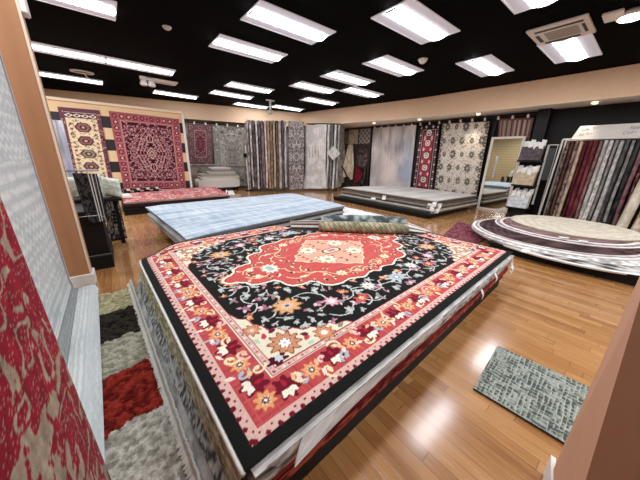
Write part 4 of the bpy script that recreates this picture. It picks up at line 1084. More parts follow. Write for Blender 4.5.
nu, nv = 170, 700
u = np.linspace(0, 1, nu)[None] * np.ones((nv, 1)); Yv = np.linspace(-.2, 2.86, nv)[:, None] * np.ones((1, nu)); Xs = -.66 + u * .86
tilt = Yv - .05 * (Xs + .26); n1 = fbm(nv, nu, (34, 130), 61, 3); bd = tilt + .07 * (fbm(nv, nu, (14, 40), 62, 2) - .5)
k = mixc('#8f8a62', '#cfc7a0', np.clip((n1 - .3) / .4, 0, 1))
for lo, hi, c1, c2 in ((2.05, 2.47, '#15120f', '#3a332c'), (1.68, 2.05, '#8b8774', '#c6c2ae'), (1.26, 1.68, '#5e140f', '#a5352a'), (.62, 1.26, '#9a9488', '#dcd7cb'), (-1, .62, '#8f8a62', '#cfc7a0')):
    m = (bd >= lo) & (bd < hi); k[m] = mixc(c1, c2, np.clip((n1 - .3) / .4, 0, 1))[m]
k *= np.random.default_rng(5).uniform(.72, 1.12, (nv, nu, 1))
Zs = .026 + .030 * (n1 - .4) + np.random.default_rng(6).uniform(-.004, .004, (nv, nu))
jit = np.random.default_rng(7).uniform(-.003, .003, (nv, nu, 2))
P = np.stack([Xs + jit[..., 0], Yv + jit[..., 1], np.maximum(Zs, .006)], 2)
sg = surf('shag_rug', P, k, .02, '#8f8a70', None, mat=fabric('shag_wool', 300, .25, .6)); prop(sg, 'thick shag rug with sage, black, grey and red bands beside the big pile', 'rug')

# ================================================================== HUNG RUGS
# --- on the striped partition
hung('hanging_runner', 'cream tribal runner with purple border and a column of hexagons', 'rug', (-.76, 9.095, .42), (.01, 9.095, .36), (.05, 9.095, 2.27), (-.72, 9.095, 2.26), tribal_runner(), 80, 190, .01, .008, '#6b4048', 1)
hung('hanging_rug', 'tall maroon rug with diamond centre hanging on the striped partition', 'rug', (.215, 9.09, .29), (1.80, 9.09, .25), (1.85, 9.09, 2.25), (.23, 9.09, 2.28), hung_maroon(), 160, 200, .01, .008, '#7c3440', 2)
hung('hanging_rug', 'slate blue mottled rug hanging behind the tan pillar edge', 'rug', (-.70, 5.6, .55), (-.455, 5.6, .55), (-.425, 5.6, 1.70), (-.70, 5.6, 1.70), np.clip(abstract_grey(30, 80) * np.array((1.05, 1.15, 1.3)), 0, 1), 30, 80, .012, .01, '#9aa3b2', 3)
# --- north wall
def W2(x, z, off=.0): return (x, 11.343 - .2708 * x - off, z)
cvq = oriental(.82, 1.38, '#6b4f52', '#5a1a2b', ['#8f7a78', '#7a4a52', '#a89490', '#4a2a32'], .23, 33, .011, 1.6, [(.15, .30, '#6d2038')], '#b98f88', .03)
hung('hanging_prayer_rug', 'small maroon prayer rug hanging on the north wall', 'rug', W2(2.32, .95, .03), W2(3.10, .97, .03), W2(3.20, 2.30, .03), W2(2.42, 2.31, .03), cvq, 70, 110, .012, .008, '#5c2a35', 4)
hung('hanging_rug', 'grey green floral rug hanging between prayer rug and corner rack', 'rug', W2(3.14, .10), W2(4.42, .10), W2(4.46, 2.31), W2(3.22, 2.31), grey_floral(), 80, 90, .012, .012, '#8a877e', 5)
hung('hanging_rug', 'brown grey rug hanging mostly behind the prayer rug', 'rug', W2(2.10, .15), W2(3.08, .15), W2(3.18, 2.28), W2(2.16, 2.28), motley('#6f625c', '#9a8d84', (8, 14), 3)(60, 60), 60, 60, .012, .01, '#6b5f58', 6)
def rail(name, lb, a, b, nclip):
    t = thing(name, lb, 'rail', tuple(a))
    MB().tube([a, b], .02, 8).build('bar', plain('black_metal', '#161516', .4, .6), t)
    a, b = np.array(a), np.array(b)
    for k in range(nclip):
        p = a + (b - a) * (k + .5) / nclip
        MB().box((p[0] - .022, p[1] - .022, p[2] - .06), (p[0] + .022, p[1] + .022, p[2] + .02), .005).build('clip', WHITE, t)
rail('display_rail', 'black rail with white clips along the north wall', W2(2.1, 2.36, .03), W2(4.6, 2.34, .03), 7)
t = thing('ledge_shelf', 'thin pale ledge on the north wall below the prayer rug', 'ledge', W2(2.1, .9))
MB().add([W2(2.05, .89), W2(4.4, .89), W2(4.4, .89, .05), W2(2.05, .89, .05), W2(2.05, .915), W2(4.4, .915), W2(4.4, .915, .05), W2(2.05, .915, .05)], [(0, 1, 2, 3), (7, 6, 5, 4), (3, 2, 6, 7), (0, 3, 7, 4), (1, 5, 6, 2)]).build('shelf', plain('pale_ledge', '#b9b2a8', .6), t)
MB().box((2.1, 10.74, .86), (2.14, 10.80, .89)).build('bracket', WHITE, t)

# --- east wall
XW = 8.32
def E2(y, z, off=0.): return (XW - off, y, z)
panels = [(9.30, 7.30), (7.27, 5.28), (5.24, 4.46), (4.50, 3.06)]
hung('hanging_abstract_rug', 'grey, blush and blue abstract rug hanging on the east wall', 'rug', E2(7.16, .20), E2(5.30, .24), E2(5.36, 2.40), E2(7.24, 2.42), abstract_grey(), 110, 130, .012, .010, '#8f8f94', 7)
hung('hanging_geometric_runner', 'narrow red runner with white medallions and dark border hanging beside the abstract rug', 'rug', E2(5.20, .20), E2(4.44, .20), E2(4.53, 2.36), E2(5.20, 2.36), red_runner(), 80, 190, .012, .008, '#2b2427', 8)
hung('hanging_floral_rug', 'beige rug with dark grey rosettes hanging beside the red runner', 'rug', E2(4.36, .15, .02), E2(3.06, .15, .02), E2(3.12, 2.32, .02), E2(4.44, 2.36, .02), beige_floral(), 150, 210, .012, .010, '#57544f', 9)
for y, lb in ((7.28, 'black post before the throws display'), (5.27, 'black post between abstract rug and red runner'), (4.42, 'black post between red runner and beige floral rug'), (3.00, 'black post between beige floral rug and mirror')):
    t = thing('display_post', lb, 'post', (8.40, y, 0))
    MB().box((8.36, y - .035, .02), (8.42, y + .035, 2.44), .004).build('pole', BLACK, t)
    MB().box((8.30, y - .07, 0), (8.48, y + .07, .02), .004).build('foot', BLACK, t)
rail('display_rail', 'black rail with white clips along the east wall', (8.30, 7.3, 2.46), (8.30, 2.12, 2.40), 16)
# throws and samples on the dark board
t = thing('sample_board', 'dark brown board behind the draped throws in the east corner', 'display board', (8.38, 8.3, 0))
MB().box((8.36, 7.34, .05), (8.40, 9.2, 2.46), .005).build('panel', plain('dark_board', '#3a302b', .7), t)
MB().box((8.34, 7.32, 1.80), (8.37, 9.2, 1.83)).build('ledge', plain('brown_rail', '#4c3b33', .6), t)
def sq(name, lb, y0, y1, z0, z1, k, seed): hung(name, lb, 'rug sample', E2(y0, z0), E2(y1, z0), E2(y1, z1), E2(y0, z1), k, 24, 24, .01, .004, '#8a8178', seed)
sq('rug_sample', 'brown rug sample at the top of the dark board by the grey drapes', 8.95, 8.62, 1.86, 2.40, motley('#6c5b4e', '#8a7767', (5, 5), 1)(24, 24), 1)
sq('rug_sample', 'cream rug sample at the top middle of the dark board', 8.58, 8.02, 1.86, 2.42, motley('#a99a84', '#c9bba5', (5, 5), 2)(24, 24), 2)
i_, j_ = np.meshgrid(np.arange(24), np.arange(24)); kk = np.empty((24, 24, 3)); kk[:] = lin('#6b6462'); kk[((i_ + j_) % 8 < 2) | ((i_ - j_) % 8 < 2)] = lin('#bdb6b2')
sq('rug_sample', 'grey lattice rug sample at the top of the dark board by the black post', 7.95, 7.36, 1.86, 2.42, kk, 3)
def drape(name, lb, y, w, z1, z0, c1, c2, seed, cat='throw'):
    nu, nv = 40, 50; u = np.linspace(-1, 1, nu)[None]; v = np.linspace(0, 1, nv)[:, None]
    spread = .35 + .65 * np.minimum(1, (1 - v) * 1.6) ** .8
    Y = y - u * w * spread * (1 - .25 * np.maximum(0, .35 - v)); Xd = 8.30 - .07 * np.cos(u * 7 + seed) * (1.1 - v * .8) - .05 * (1 - v); Zd = z0 + (z1 - z0) * v + .06 * (1 - v) * np.cos(u * 3 + seed)
    P = np.stack([Xd, Y + 0 * v, Zd], 2)
    o = surf(name, P, motley(c1, c2, (8, 10), seed)(nv, nu), .008, c1, c1)
    prop(o, lb, cat)
drape('hanging_throw', 'cream fringed throw hanging on the dark board', 8.40, .30, 1.84, .45, '#cdbfa4', '#e9dfc9', 1)
drape('hanging_throw', 'dark taupe throw hanging under the grey lattice sample', 7.68, .30, 1.82, .95, '#3c3433', '#66595a', 2)
drape('hanging_throw', 'deep red throw hanging low beside the cream throw', 7.86, .18, 1.05, .32, '#6d1a26', '#8d2a36', 3)
drape('hanging_throw', 'grey beige throw hanging at the edge of the dark board', 8.86, .22, 1.84, .15, '#8a8074', '#b0a595', 4)
drape('hanging_throw', 'brown and black throw hanging low by the black post', 7.50, .14, 1.2, .15, '#1d1a1b', '#554a45', 5)
# striped rug over the mirror
c = Cv(.74, .5, .01, '#6d4a48')
for k in range(24): c.rect(.05 + k * .027, .04, .05 + k * .027 + .013, .46, ['#b5a394', '#3e3230', '#8f7c70', '#c9b9a8'][k % 4])
hung('hanging_striped_rug', 'small brown striped rug hanging above the mirror', 'rug', E2(2.84, 1.88, .03), E2(2.14, 1.83, .03), E2(2.16, 2.33, .03), E2(2.90, 2.37, .03), c, 74, 40, .012, .006, '#6d4a48', 4)

# mirror leaning on the wall
def mirror():
    a, b = np.array((8.14, 2.93, .0)), np.array((8.14, 2.18, .0)); up = np.array((.012, 0, 1.91)); n = np.array((-1, 0, .006))
    t = thing('floor_mirror', 'tall floor mirror in pale frame leaning between beige floral rug and sample stands', 'mirror', (8.05, 2.55, 0))
    m, nt, bs = new_mat('mirror_glass'); bs.inputs['Metallic'].default_value = 1; bs.inputs['Roughness'].default_value = .02; bs.inputs['Base Color'].default_value = (.78, .80, .76, 1)
    d = (b - a); du = d / np.linalg.norm(d); uu = up / np.linalg.norm(up)
    i = .05
    P = [a + du * i + uu * i, b - du * i + uu * i, b - du * i + up - uu * i, a + du * i + up - uu * i]
    MB().quad(*P).build('glass', m, t)
    def bar(p, q, w):
        mb = MB(); nn = n / np.linalg.norm(n) * .02
        dd = (q - p) / np.linalg.norm(q - p); s = np.cross(dd, nn); s = s / np.linalg.norm(s) * w
        v = [p - nn, p + s - nn, q + s - nn, q - nn, p + nn, p + s + nn, q + s + nn, q + nn]
        return mb.add(v, [(0, 1, 2, 3), (7, 6, 5, 4), (0, 4, 5, 1), (1, 5, 6, 2), (2, 6, 7, 3), (3, 7, 4, 0)])
    FM = plain('pale_mirror_frame', '#ddd5c8', .45)
    bar(a, a + up, .055).build('frame_side', FM, t); bar(b, b + up, -.055).build('frame_side', FM, t)
    bar(a + up, b + up, .05).build('frame_top', FM, t); bar(a, b, -.05).build('frame_bottom', FM, t)
mirror()

# --- corner rug rack on swing arms
METAL = plain('dark_grey_metal', '#2d2c2d', .4, .7)
STEEL = plain('white_steel', '#d9d6d2', .4)
def rack_frame(name, lb, pts, ztop, drop, posts, mat):
    t = thing(name, lb, 'rug rack', (pts[0][0], pts[0][1], 0))
    MB().tube([(x, y, ztop) for x, y in pts], .018, 8).build('top_rail', mat, t)
    for x, y in posts: MB().tube([(x, y, 0), (x, y, ztop)], .022, 8).build('post', mat, t)
    return t
R1 = [np.array((3.93 + 1.32 * k / 14, 9.02 - .50 * k / 14)) for k in range(15)]
d1 = np.array((.34, .94))
t = rack_frame('swing_arm_rack', 'tall rack in the far corner holding a fan of hung rugs', [tuple(R1[0] + .5 * d1), tuple(R1[-1] + .5 * d1)], 2.46, 0, [tuple(R1[0] + .9 * d1), tuple(R1[-1] + .95 * d1)], METAL)
for p in R1: MB().tube([(*(p + .02 * d1), 2.45), (*(p + .95 * d1), 2.45)], .010, 6).build('arm', METAL, t)
cols1 = [('grey damask', '#4f4a4c', '#b5adab'), ('pale speckled grey', '#8a8484', '#cfc9c6'), ('dark aubergine', '#40363b', '#6c5f65'), ('white edged grey', '#a9a3a0', '#dcd8d4'), ('charcoal', '#3b3839', '#78706f'), ('mauve', '#5f4a50', '#8a7278'), ('ivory', '#b8afa3', '#e2dbcf'),
         ('tan', '#8a6f58', '#b89a7c'), ('taupe brown', '#6c5a4d', '#9a8570'), ('beige ribbed', '#a08f7a', '#c9b9a1'), ('dark brown', '#4a3c36', '#7a685e'), ('light taupe', '#9d938b', '#c6bdb5'), ('plum grey', '#4a3f45', '#776a70'), ('silver', '#9b9a9b', '#d3d1d0')]
ords = ['first', 'second', 'third', 'fourth', 'fifth', 'sixth', 'seventh', 'eighth', 'ninth', 'tenth', 'eleventh', 'twelfth', 'thirteenth', 'fourteenth']
for k, (nm, a, b) in enumerate(cols1):
    p = R1[k]; zt = 2.42 - .02 * (k % 3) * .5 + .006 * k
    hairpin('hanging_rack_rug', nm + ' rug on the corner swing rack, ' + ords[k] + ' from the north wall hangings', 'rug', p, p + .92 * d1 * (1 + .03 * (k % 2)), .028 + .008 * (k % 3), .10 + .05 * ((k * 7) % 4) * .5, zt, motley(a, b, (8, 26), 100 + k), 60, 'rugs on the corner swing rack', k, sides=('#a89c92', '#c9c0b6', '#7d746e')[k % 3])
def dam(nv, nu):
    c = oriental(.9, 2.4, '#8d8785', '#a29c99', ['#4d494a', '#c4bdb9', '#6e6869'], .08, 44, .014, 3.0, None, '#8d8785', .06); return c.sample(nu, nv)
hung('hanging_rack_rug', 'wide grey damask rug facing out at the end of the corner swing rack', 'rug', (5.23, 8.47, .06), (5.88, 8.42, .10), (5.88, 8.42, 2.50), (5.23, 8.47, 2.47), dam(110, 50), 50, 110, .014, .02, '#6e6a68', 7, 'rugs on the corner swing rack', '#5c5856')
hung('hanging_rack_rug', 'dark narrow rug behind the wide grey damask one in the corner', 'rug', (5.98, 8.62, .3), (6.16, 8.72, .3), (6.16, 8.72, 2.42), (5.98, 8.62, 2.42), motley('#2a2624', '#7c736a', (3, 20), 5)(50, 12), 12, 50, .014, .01, '#2a2624', 3, 'rugs on the corner swing rack')

# --- second rack: grey drapes
t = rack_frame('swing_arm_rack', 'rack of pale grey drapes in the corner by the dark board', [(6.10, 8.62), (6.60, 7.96), (6.96, 7.62)], 2.47, 0, [(7.2, 8.5)], METAL)
MB().tube([(7.2, 8.5, 2.47), (6.6, 7.96, 2.47)], .015, 6).build('arm', METAL, t)
MB().tube([(7.2, 8.5, 2.47), (6.1, 8.62, 2.47)], .015, 6).build('arm', METAL, t)
nu, nv = 40, 90; u = np.linspace(0, 1, nu)[None]; v = np.linspace(0, 1, nv)[:, None]
a, b = np.array((6.07, 8.60)), np.array((6.58, 7.99))
XY = a + u[..., None] * (b - a); XY = np.repeat(XY, nv, 0)
sw = (.05 * np.sin(u * 11) * (1.2 - v) + .14 * (np.maximum(0, .28 - v) / .28) ** 1.5 * np.ones((nv, nu)))[..., None] * np.array((-.77, -.64)); XY = XY + sw + (np.maximum(0, .3 - v) * (u - .5) * .7)[..., None] * (b - a)
zz = (.10 + 2.34 * v + .05 * (u - .5)) * np.ones((nv, nu))
k = motley('#c4c0bc', '#dcd9d5', (4, 12), 71)(nv, nu)
m = (v > .50) & (v < .68) & (np.sin(u * 44 + v * 9) + 2.4 * (fbm(nv, nu, (9, 14), 5, 2) - .5) > .45) & (u < .75); k[m] = k[m] * .62
o = surf('hanging_drape', np.concatenate([XY, zz[..., None]], 2), k, .01, '#b5b0ac', '#98938f'); prop(o, 'broad pale grey draped rug with fringe tufts in the corner', 'rug', 'drapes on the grey corner rack')
for q, (x, y, nm, c1, c2) in enumerate(((6.63, 7.93, 'pale silver', '#b5b3b2', '#dedcda'), (6.73, 7.84, 'slate grey', '#5f6063', '#8c8d90'), (6.82, 7.76, 'white grey', '#bdbbb8', '#e0deda'), (6.92, 7.67, 'ash grey', '#8a8886', '#b5b3b0'))):
    hairpin('hanging_rack_rug', nm + ' narrow drape on the grey corner rack', 'rug', (x, y), (x + .62, y + .42), .038, .10 + .05 * (q % 2), 2.46, motley(c1, c2, (6, 14), 200 + q), 60, 'drapes on the grey corner rack', q)
P = quad_grid((6.72, 7.70, 1.18), (6.93, 7.53, 1.44), (6.74, 7.71, 1.72), (6.55, 7.88, 1.45), 12, 12)
prop(surf('sample_card', P, motley('#b9b6b2', '#d3d0cb', (4, 4), 3)(12, 12), .012, '#98948f', '#8a8682'), 'diamond shaped pale sample hung on the grey drapes', 'rug sample')
t = thing('cane_stand', 'black slanted stand leg beside the grey drapes', 'stand', (7.3, 7.5, 0))
MB().tube([(6.95, 7.45, 1.0), (7.35, 7.25, .25), (7.38, 7.24, .02)], .03, 8).build('leg', BLACK, t); MB().box((7.2, 7.1, 0), (7.5, 7.4, .02), .005).build('foot', BLACK, t)
t = thing('white_pole_stand', 'slim white pole with black clamp before the grey floral rug', 'stand', (4.02, 9.4, 0))
MB().tube([(4.02, 9.4, .02), (3.98, 9.4, 1.62)], .022, 8).build('pole', WHITE, t); MB().box((3.90, 9.36, .0), (4.14, 9.5, .03), .006).build('foot', BLACK, t); MB().box((3.90, 9.36, 1.2), (4.0, 9.44, 1.35), .01).build('clamp', BLACK, t)

# --- long hanging rack in front of the black wall
t = thing('hanging_rug_rack', 'white framed rack full of hanging rugs before the black wall', 'rug rack', (8.05, .4, 0))
for y in (1.46, -1.1): 
    MB().tube([(8.03, y + .03, 0), (8.08, y, 1.80)], .018, 8).build('post', STEEL, t); MB().tube([(8.42, y, 0), (8.42, y, 1.80)], .018, 8).build('post', STEEL, t)
MB().tube([(8.08, 1.46, 1.80), (8.08, -1.1, 1.80)], .018, 8).build('top_rail', STEEL, t); MB().tube([(8.42, 1.46, 1.80), (8.42, -1.1, 1.80)], .018, 8).build('top_rail', STEEL, t)
cols2 = [('dark brown patterned', '#2f2322', '#6a5650', '#a08c80'), ('walnut', '#4a332c', '#6c4c40', None), ('brown floral', '#3d2b29', '#85706a', '#b5a294'), ('sand edged', '#a08c76', '#c6b49c', None), ('oxblood', '#45191e', '#63282d', None), ('maroon', '#55222a', '#74363d', None), ('bright wine red', '#5c262d', '#7d4047', None),
         ('rose brown', '#6a4a48', '#94706c', None), ('pearl grey', '#a3a09c', '#cfccc8', None), ('white striped', '#c4c1bc', '#e5e2de', '#8d8a87'), ('smoke grey', '#6d6b6a', '#949190', None), ('light silver', '#a9a7a5', '#d0cecb', None), ('graphite', '#3c3b3c', '#5e5c5d', None), ('pewter', '#777573', '#a19e9b', None),
         ('coal', '#232122', '#413e3f', None), ('dusty mauve', '#74545a', '#966f74', None), ('garnet', '#59272d', '#7d474a', '#a88080'), ('brick floral', '#5a2c2d', '#8a605c', '#bda098'), ('dark cocoa', '#2d211f', '#4c3a35', None), ('ivory', '#c9bfae', '#e6dece', None), ('espresso', '#2a2020', '#52403c', None), ('oat', '#b8a992', '#d8cbb6', None), ('bone', '#c6bba8', '#ddd4c3', None)]
ords2 = ords + ['fifteenth', 'sixteenth', 'seventeenth', 'eighteenth', 'nineteenth', 'twentieth', 'twenty-first', 'twenty-second', 'twenty-third', 'twenty-fourth']
for k, (nm, c1, c2, c3) in enumerate(cols2):
    y = 1.36 - k * .0735
    hairpin('hanging_rack_rug', nm + ' rug on the white framed rack, ' + ords2[k] + ' counted from the sample stands', 'rug', (8.05 + .02 * (k % 3), y), (8.50, y + .02), (.030, .024, .034)[k % 3], .05 + .04 * ((k * 5) % 3), 1.765 - .012 * (k % 2), motley(c1, c2, (8, 22), 300 + k, c3), 60, 'rugs on the white framed rack', k, lean=.03, sides=('#b8aa9a', '#8d8078', '#d2c8ba')[k % 3])
for q, (y, z1, nm, c1, c2) in enumerate(((-.02, 1.45, 'thick cream', '#cfc3ad', '#e4dac8'), (-.22, 1.35, 'tan and cream floral', '#a58e70', '#dccdb4'), (-.45, 1.5, 'wheat coloured', '#b8a486', '#d4c3a6'))):
    t = thing('leaning_rug_roll', nm + ' rolled rug leaning at the end of the white framed rack', 'rug', (7.75, y, .0))
    nl, n = 40, 22; th = np.linspace(0, 2 * math.pi, n)[None]; l = np.linspace(0, 1, nl)[:, None]; R = .085
    P = np.stack([7.72 + .30 * l + R * np.cos(th), y + .16 - .10 * l + R * np.sin(th) * .9, .02 + (z1 - .02) * l + 0 * th], 2)
    surf('roll', P, motley(c1, c2, (10, 20), 400 + q)(nl, n), .0, c1, None, t)
    mb = MB(); mb.lathe([(R * .95, z1 - .004), (R * .6, z1 + .002), (R * .3, z1 - .006)], 8.02, y + .06, 16); mb.build('coil_end', plain('jute_back', '#b8a486', .9), t, True)
t = thing('rack_sign', 'long white hand lettered sign standing on top of the white framed rack', 'sign', (8.1, .5, 1.82))
P = [(8.10, 1.33, 1.815), (8.10, -1.1, 1.80), (8.13, -1.1, 2.07), (8.13, 1.25, 2.065)]
mb = MB(); mb.add([tuple(p) for p in P] + [(p[0] + .012, p[1], p[2]) for p in P], [(0, 1, 2, 3), (7, 6, 5, 4), (0, 4, 5, 1), (1, 5, 6, 2), (2, 6, 7, 3), (3, 7, 4, 0)]); mb.build('board', plain('white_sign_board', '#d9d6d0', .6), t)
def text(body, y, z, size, parent, mat, shear=.35):
    cu = bpy.data.curves.new('lettering', 'FONT'); cu.body = body; cu.size = size; cu.shear = shear; cu.extrude = .001
    o = bpy.data.objects.new('lettering', cu); C.objects.link(o); o.matrix_world = Matrix(((0, -.1, -1, 8.098 + (z - 1.81) * .1), (-1, 0, 0, y), (0, 1, 0, z), (0, 0, 0, 1)))
    dg = bpy.context.evaluated_depsgraph_get(); me = bpy.data.meshes.new_from_object(o.evaluated_get(dg)); mw = o.matrix_world.copy(); bpy.data.objects.remove(o)
    me.transform(mw); me.materials.clear(); me.materials.append(mat); ob = bpy.data.objects.new('lettering', me); C.objects.link(ob); attach(ob, parent)
INK = plain('grey_ink', '#7f7c79', .7)
text('Life Time is Out of', 1.21, 1.965, .085, t, INK); text('to Smaller Cleaned Rugs', 1.23, 1.865, .085, t, INK); text('Sizes', .53, 1.955, .085, t, INK); text('Colours Ask', .60, 1.865, .085, t, INK)

# --- tilted sample stands by the black column
t = thing('sample_stand', 'tall black stand carrying three tiers of rug samples', 'stand', (8.0, 1.95, 0))
MB().add([(7.75, 2.0, 0), (7.80, 2.0, 0), (8.02, 2.02, 1.8), (7.97, 2.02, 1.8), (7.75, 1.72, 0), (7.80, 1.72, 0), (8.02, 1.80, 1.8), (7.97, 1.80, 1.8)], [(0, 1, 2, 3), (7, 6, 5, 4), (0, 4, 5, 1), (1, 5, 6, 2), (2, 6, 7, 3), (3, 7, 4, 0)]).build('back_panel', BLACK, t)
MB().box((7.6, 1.66, 0), (8.15, 2.05, .05), .008).build('base', BLACK, t)
for z in (1.34, .78, .24): MB().box((7.62, 1.66, z - .04), (7.96, 2.10, z), .006).build('shelf', BLACK, t)
tiers = [(1.34, .30, [('dark grey brown', '#4a4245', '#5e5558'), ('taupe', '#756a66', '#8a7e79'), ('black', '#1c1a1b', '#2d2a2b')], 'top'), (.78, .30, [('beige', '#b09c82', '#c6b397'), ('tan', '#9a8468', '#b29c80'), ('brown', '#5c4a3f', '#6e5a4d')], 'middle'), (.24, .30, [('pale blue grey', '#b6bfc2', '#d4dadb'), ('light grey', '#a6a9aa', '#c0c2c2'), ('white', '#d5d3cf', '#e6e4e0')], 'bottom')]
for z, h, lst, tn in tiers:
    for q, (nm, c1, c2) in enumerate(lst):
        x = 7.62 + .07 * q
        P = quad_grid((x, 2.08, z + .005), (x - .02, 1.68, z + .005), (x + .05, 1.68, z + h + .02 * q), (x + .07, 2.08, z + h + .02 * q), 14, 14)
        o = surf('rug_sample', P, motley(c1, c2, (8, 8), 500 + q)(14, 14), .03, c1, c2); prop(o, nm + ' rug sample on the ' + tn + ' tier of the black sample stand', 'rug sample', 'samples on the tilted stand')
        zt = z + h + .02 * q; rr = np.random.default_rng(q + int(z * 10))
        tag_mesh(o, [((x + .05 + rr.uniform(-.02, .02), 2.06 - .10 * j, zt - .05), np.array((rr.uniform(-.03, .03), -.085, rr.uniform(-.03, .03))), np.array((-.015, rr.uniform(-.02, .02), rr.uniform(.10, .17)))) for j in range(4)])
t = thing('brochure_holder', 'slim white edged panel standing between sample stand and rug rack', 'stand', (8.1, 1.6, 0))
MB().box((8.08, 1.665, .3), (8.11, 1.70, 1.70)).build('side_rail', STEEL, t); MB().box((8.08, 1.50, 1.68), (8.11, 1.70, 1.70)).build('top_rail', STEEL, t); MB().tube([(8.1, 1.52, .0), (8.1, 1.52, 1.69)], .008, 6).build('side_rail', STEEL, t); MB().box((8.05, 1.5, 0), (8.2, 1.71, .03)).build('base', BLACK, t)
MB().box((8.115, 1.54, .9), (8.12, 1.66, 1.62)).build('panel', plain('slate_panel', '#4a4c50', .6), t)

# ================================================================== NEAR WEST SIDE
# tall pale grey rug hanging along the west side, its lower end curling out on the floor
nu, nv = 240, 330
Yr = np.linspace(-.5, 3.07, nu)[None]; s = np.linspace(0, 1, nv)[:, None]
prof = [(-.285, .052), (-.272, .075), (-.30, .098), (-.36, .102), (-.415, .095), (-.445, .10), (-.458, .16), (-.462, .4), (-.464, 1.0), (-.465, 2.0), (-.466, 2.85)]
pa = np.array(prof); dl = np.r_[0, np.cumsum(np.hypot(*np.diff(pa, axis=0).T))]; wgt = np.r_[np.linspace(0, dl[6], 90), np.linspace(dl[6], dl[-1], nv - 90 + 1)[1:]]
px = np.interp(wgt, dl, pa[:, 0])[:, None]; pz = np.interp(wgt, dl, pa[:, 1])[:, None]
low = np.clip((.12 - pz) / .04, 0, 1)
Xr = px + low * .050 * np.clip((2.9 - Yr) / 1.7, 0, 1.3) + .006 * np.sin(Yr * 5) * np.clip(pz, 0, 1) + 0 * Yr; Zr = pz + 0 * Yr; YY = Yr - low * .14 * np.clip((Yr - 2.2) / .87, 0, 1) ** 2 + 0 * pz
P = np.stack([Xr, YY, Zr], 2)
K = ikat_grey(nu, nv)
vd = (px < -.405) & (pz < .125) & (YY > -9); K[vd] *= .45  # valley behind the curl darkened in its colour as a shadow gap
band = (YY > 2.975); K[band] = lin('#8f8685'); K[(YY > 3.045)] = lin('#c9cbd0')
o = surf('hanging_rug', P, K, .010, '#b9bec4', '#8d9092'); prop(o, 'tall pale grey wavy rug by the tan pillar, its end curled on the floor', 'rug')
# crimson and taupe rug hanging close to the camera
Pn = quad_grid((-.205, 1.02, .015), (-.205, -.45, .015), (-.200, -.45, 1.55), (-.200, .845, 1.55), 260, 420)
sl = np.linspace(0, 1, 420)[:, None]; Pn[..., 0] += .010 * np.sin(np.linspace(0, 9, 260))[None] * (1 - sl)
Pn[:, :, 2] += .0
o = surf('damask_rug', Pn[:, ::-1], red_taupe()[:, ::-1], .012, '#8d1427', '#6d5a4c'); prop(o, 'crimson rug with taupe damask shapes hanging closest to the camera', 'rug')
# pedestal and small rug stand behind the tan pillar
t = thing('display_pedestal', 'black box pedestal standing behind the tan pillar', 'pedestal', (-.33, 4.0, 0))
MB().box((-.60, 3.63, 0), (-.15, 4.35, .16), .006).build('plinth', PLAT, t); MB().box((-.60, 3.68, .16), (-.165, 4.33, .66), .006).build('box', PLAT, t)
MB().box((-.60, 3.655, .155), (-.155, 3.665, .165)).build('seam_strip', plain('grey_strip', '#77716b', .5), t)
t = thing('towel_bar_rack', 'chrome bar rack holding the black striped rug behind the pillar', 'rack', (-.3, 4.0, .66))
CH = plain('chrome', '#8d8d8d', .3, 1.)
MB().tube([(-.55, 3.95, 1.07), (-.10, 3.95, 1.075)], .010, 8).build('bar', CH, t); MB().tube([(-.50, 3.96, .66), (-.50, 3.96, 1.07)], .010, 8).build('upright', CH, t)
MB().tube([(-.52, 3.60, .62), (-.17, 3.60, .625), (-.13, 3.60, .60), (-.11, 3.60, .42), (-.14, 3.60, .40)], .004, 8).build('hook_bar', CH, t)
def blk(nv, nu):
    k = motley('#121112', '#3a3938', (10, 24), 3)(nv, nu); n = nu
    for a, b in ((.60, .66), (.74, .78), (.90, .94)): k[:, int(a * n):int(b * n)] = lin('#b9b4ad')
    return k
hung('striped_rug', 'black rug with white side stripes draped over the chrome bar', 'rug', (-.27, 3.62, .55), (-.125, 3.62, .55), (-.125, 3.93, 1.04), (-.33, 3.93, 1.05), blk(60, 40), 40, 60, .02, .01, '#1a1919', 2)
t = thing('rug_stand', 'low black stand under the dark floral rug by the pedestal', 'stand', (-.05, 4.9, 0))
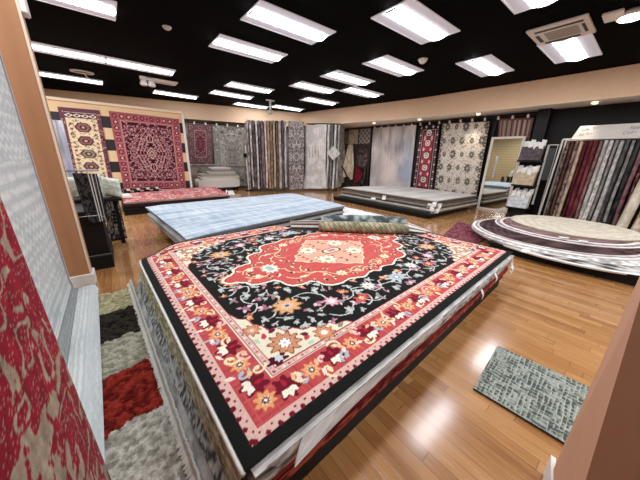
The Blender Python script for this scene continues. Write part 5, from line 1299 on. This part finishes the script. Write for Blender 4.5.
MB().box((-.22, 4.80, 0), (.0, 5.2, .03), .004).build('base', PLAT, t); MB().box((-.16, 4.95, .03), (-.02, 4.99, .66), .004).build('back', PLAT, t)
cvd = oriental(.5, .7, '#1d1a1b', '#151314', ['#6a5f5c', '#9a908a', '#3d3433'], .09, 51, .012, 2.5, None, '#3a3433', .045)
hung('small_rug', 'small black floral rug on the low stand beyond the pedestal', 'rug', (-.20, 4.75, .03), (.03, 4.75, .03), (.02, 4.92, .67), (-.13, 4.92, .67), cvd, 50, 70, .015, .004, '#1d1a1b', 1)
def pillow(lb, c, r, rot, c1, c2, seed):
    n, m = 28, 24; U = np.linspace(-1, 1, n)[None]; V = np.linspace(-1, 1, m)[:, None]
    ed = np.maximum(0, (1 - U ** 4) * (1 - V ** 4)); th = r[2] * ed ** .45
    X0 = r[0] * U * (1 - .10 * (1 - np.abs(V)) * 0 - .06 * (1 - V ** 2)) + 0 * V; Y0 = r[1] * V * (1 - .06 * (1 - U ** 2)) + 0 * U
    k = motley(c1, c2, (6, 6), seed)
    ca, sa = math.cos(rot), math.sin(rot)
    def plc(zs):
        # pillow stands on its edge, face towards the room
        px_, py_, pz_ = X0, zs, Y0
        return np.stack([c[0] + px_ * ca - pz_ * 0 * sa, c[1] + py_, c[2] + px_ * sa + pz_ * ca], 2)
    o = surf('throw_pillow', plc(-th), k(m, n), 0, c1); surf('back_face', plc(th)[:, ::-1], k(m, n), 0, c1, None, o); prop(o, lb, 'pillow')
pillow('pale sage green pillow behind the black striped rug', (-.30, 4.55, .84), (.20, .14, .07), .1, '#9fae9f', '#d3dcd0', 1)
pillow('ivory green pillow leaning beside the black striped rug', (-.08, 4.6, .83), (.17, .14, .07), -.3, '#b9c2b2', '#e3e6da', 2)
t = thing('pillow_shelf', 'dark shelf carrying the pale pillows behind the pedestal', 'shelf', (-.25, 4.6, 0))
MB().box((-.7, 4.45, .64), (.06, 4.78, .68), .006).build('top', PLAT, t); MB().box((-.66, 4.5, 0), (-.6, 4.74, .64)).build('leg', PLAT, t); MB().box((-.05, 4.6, 0), (.0, 4.74, .64)).build('leg', PLAT, t)
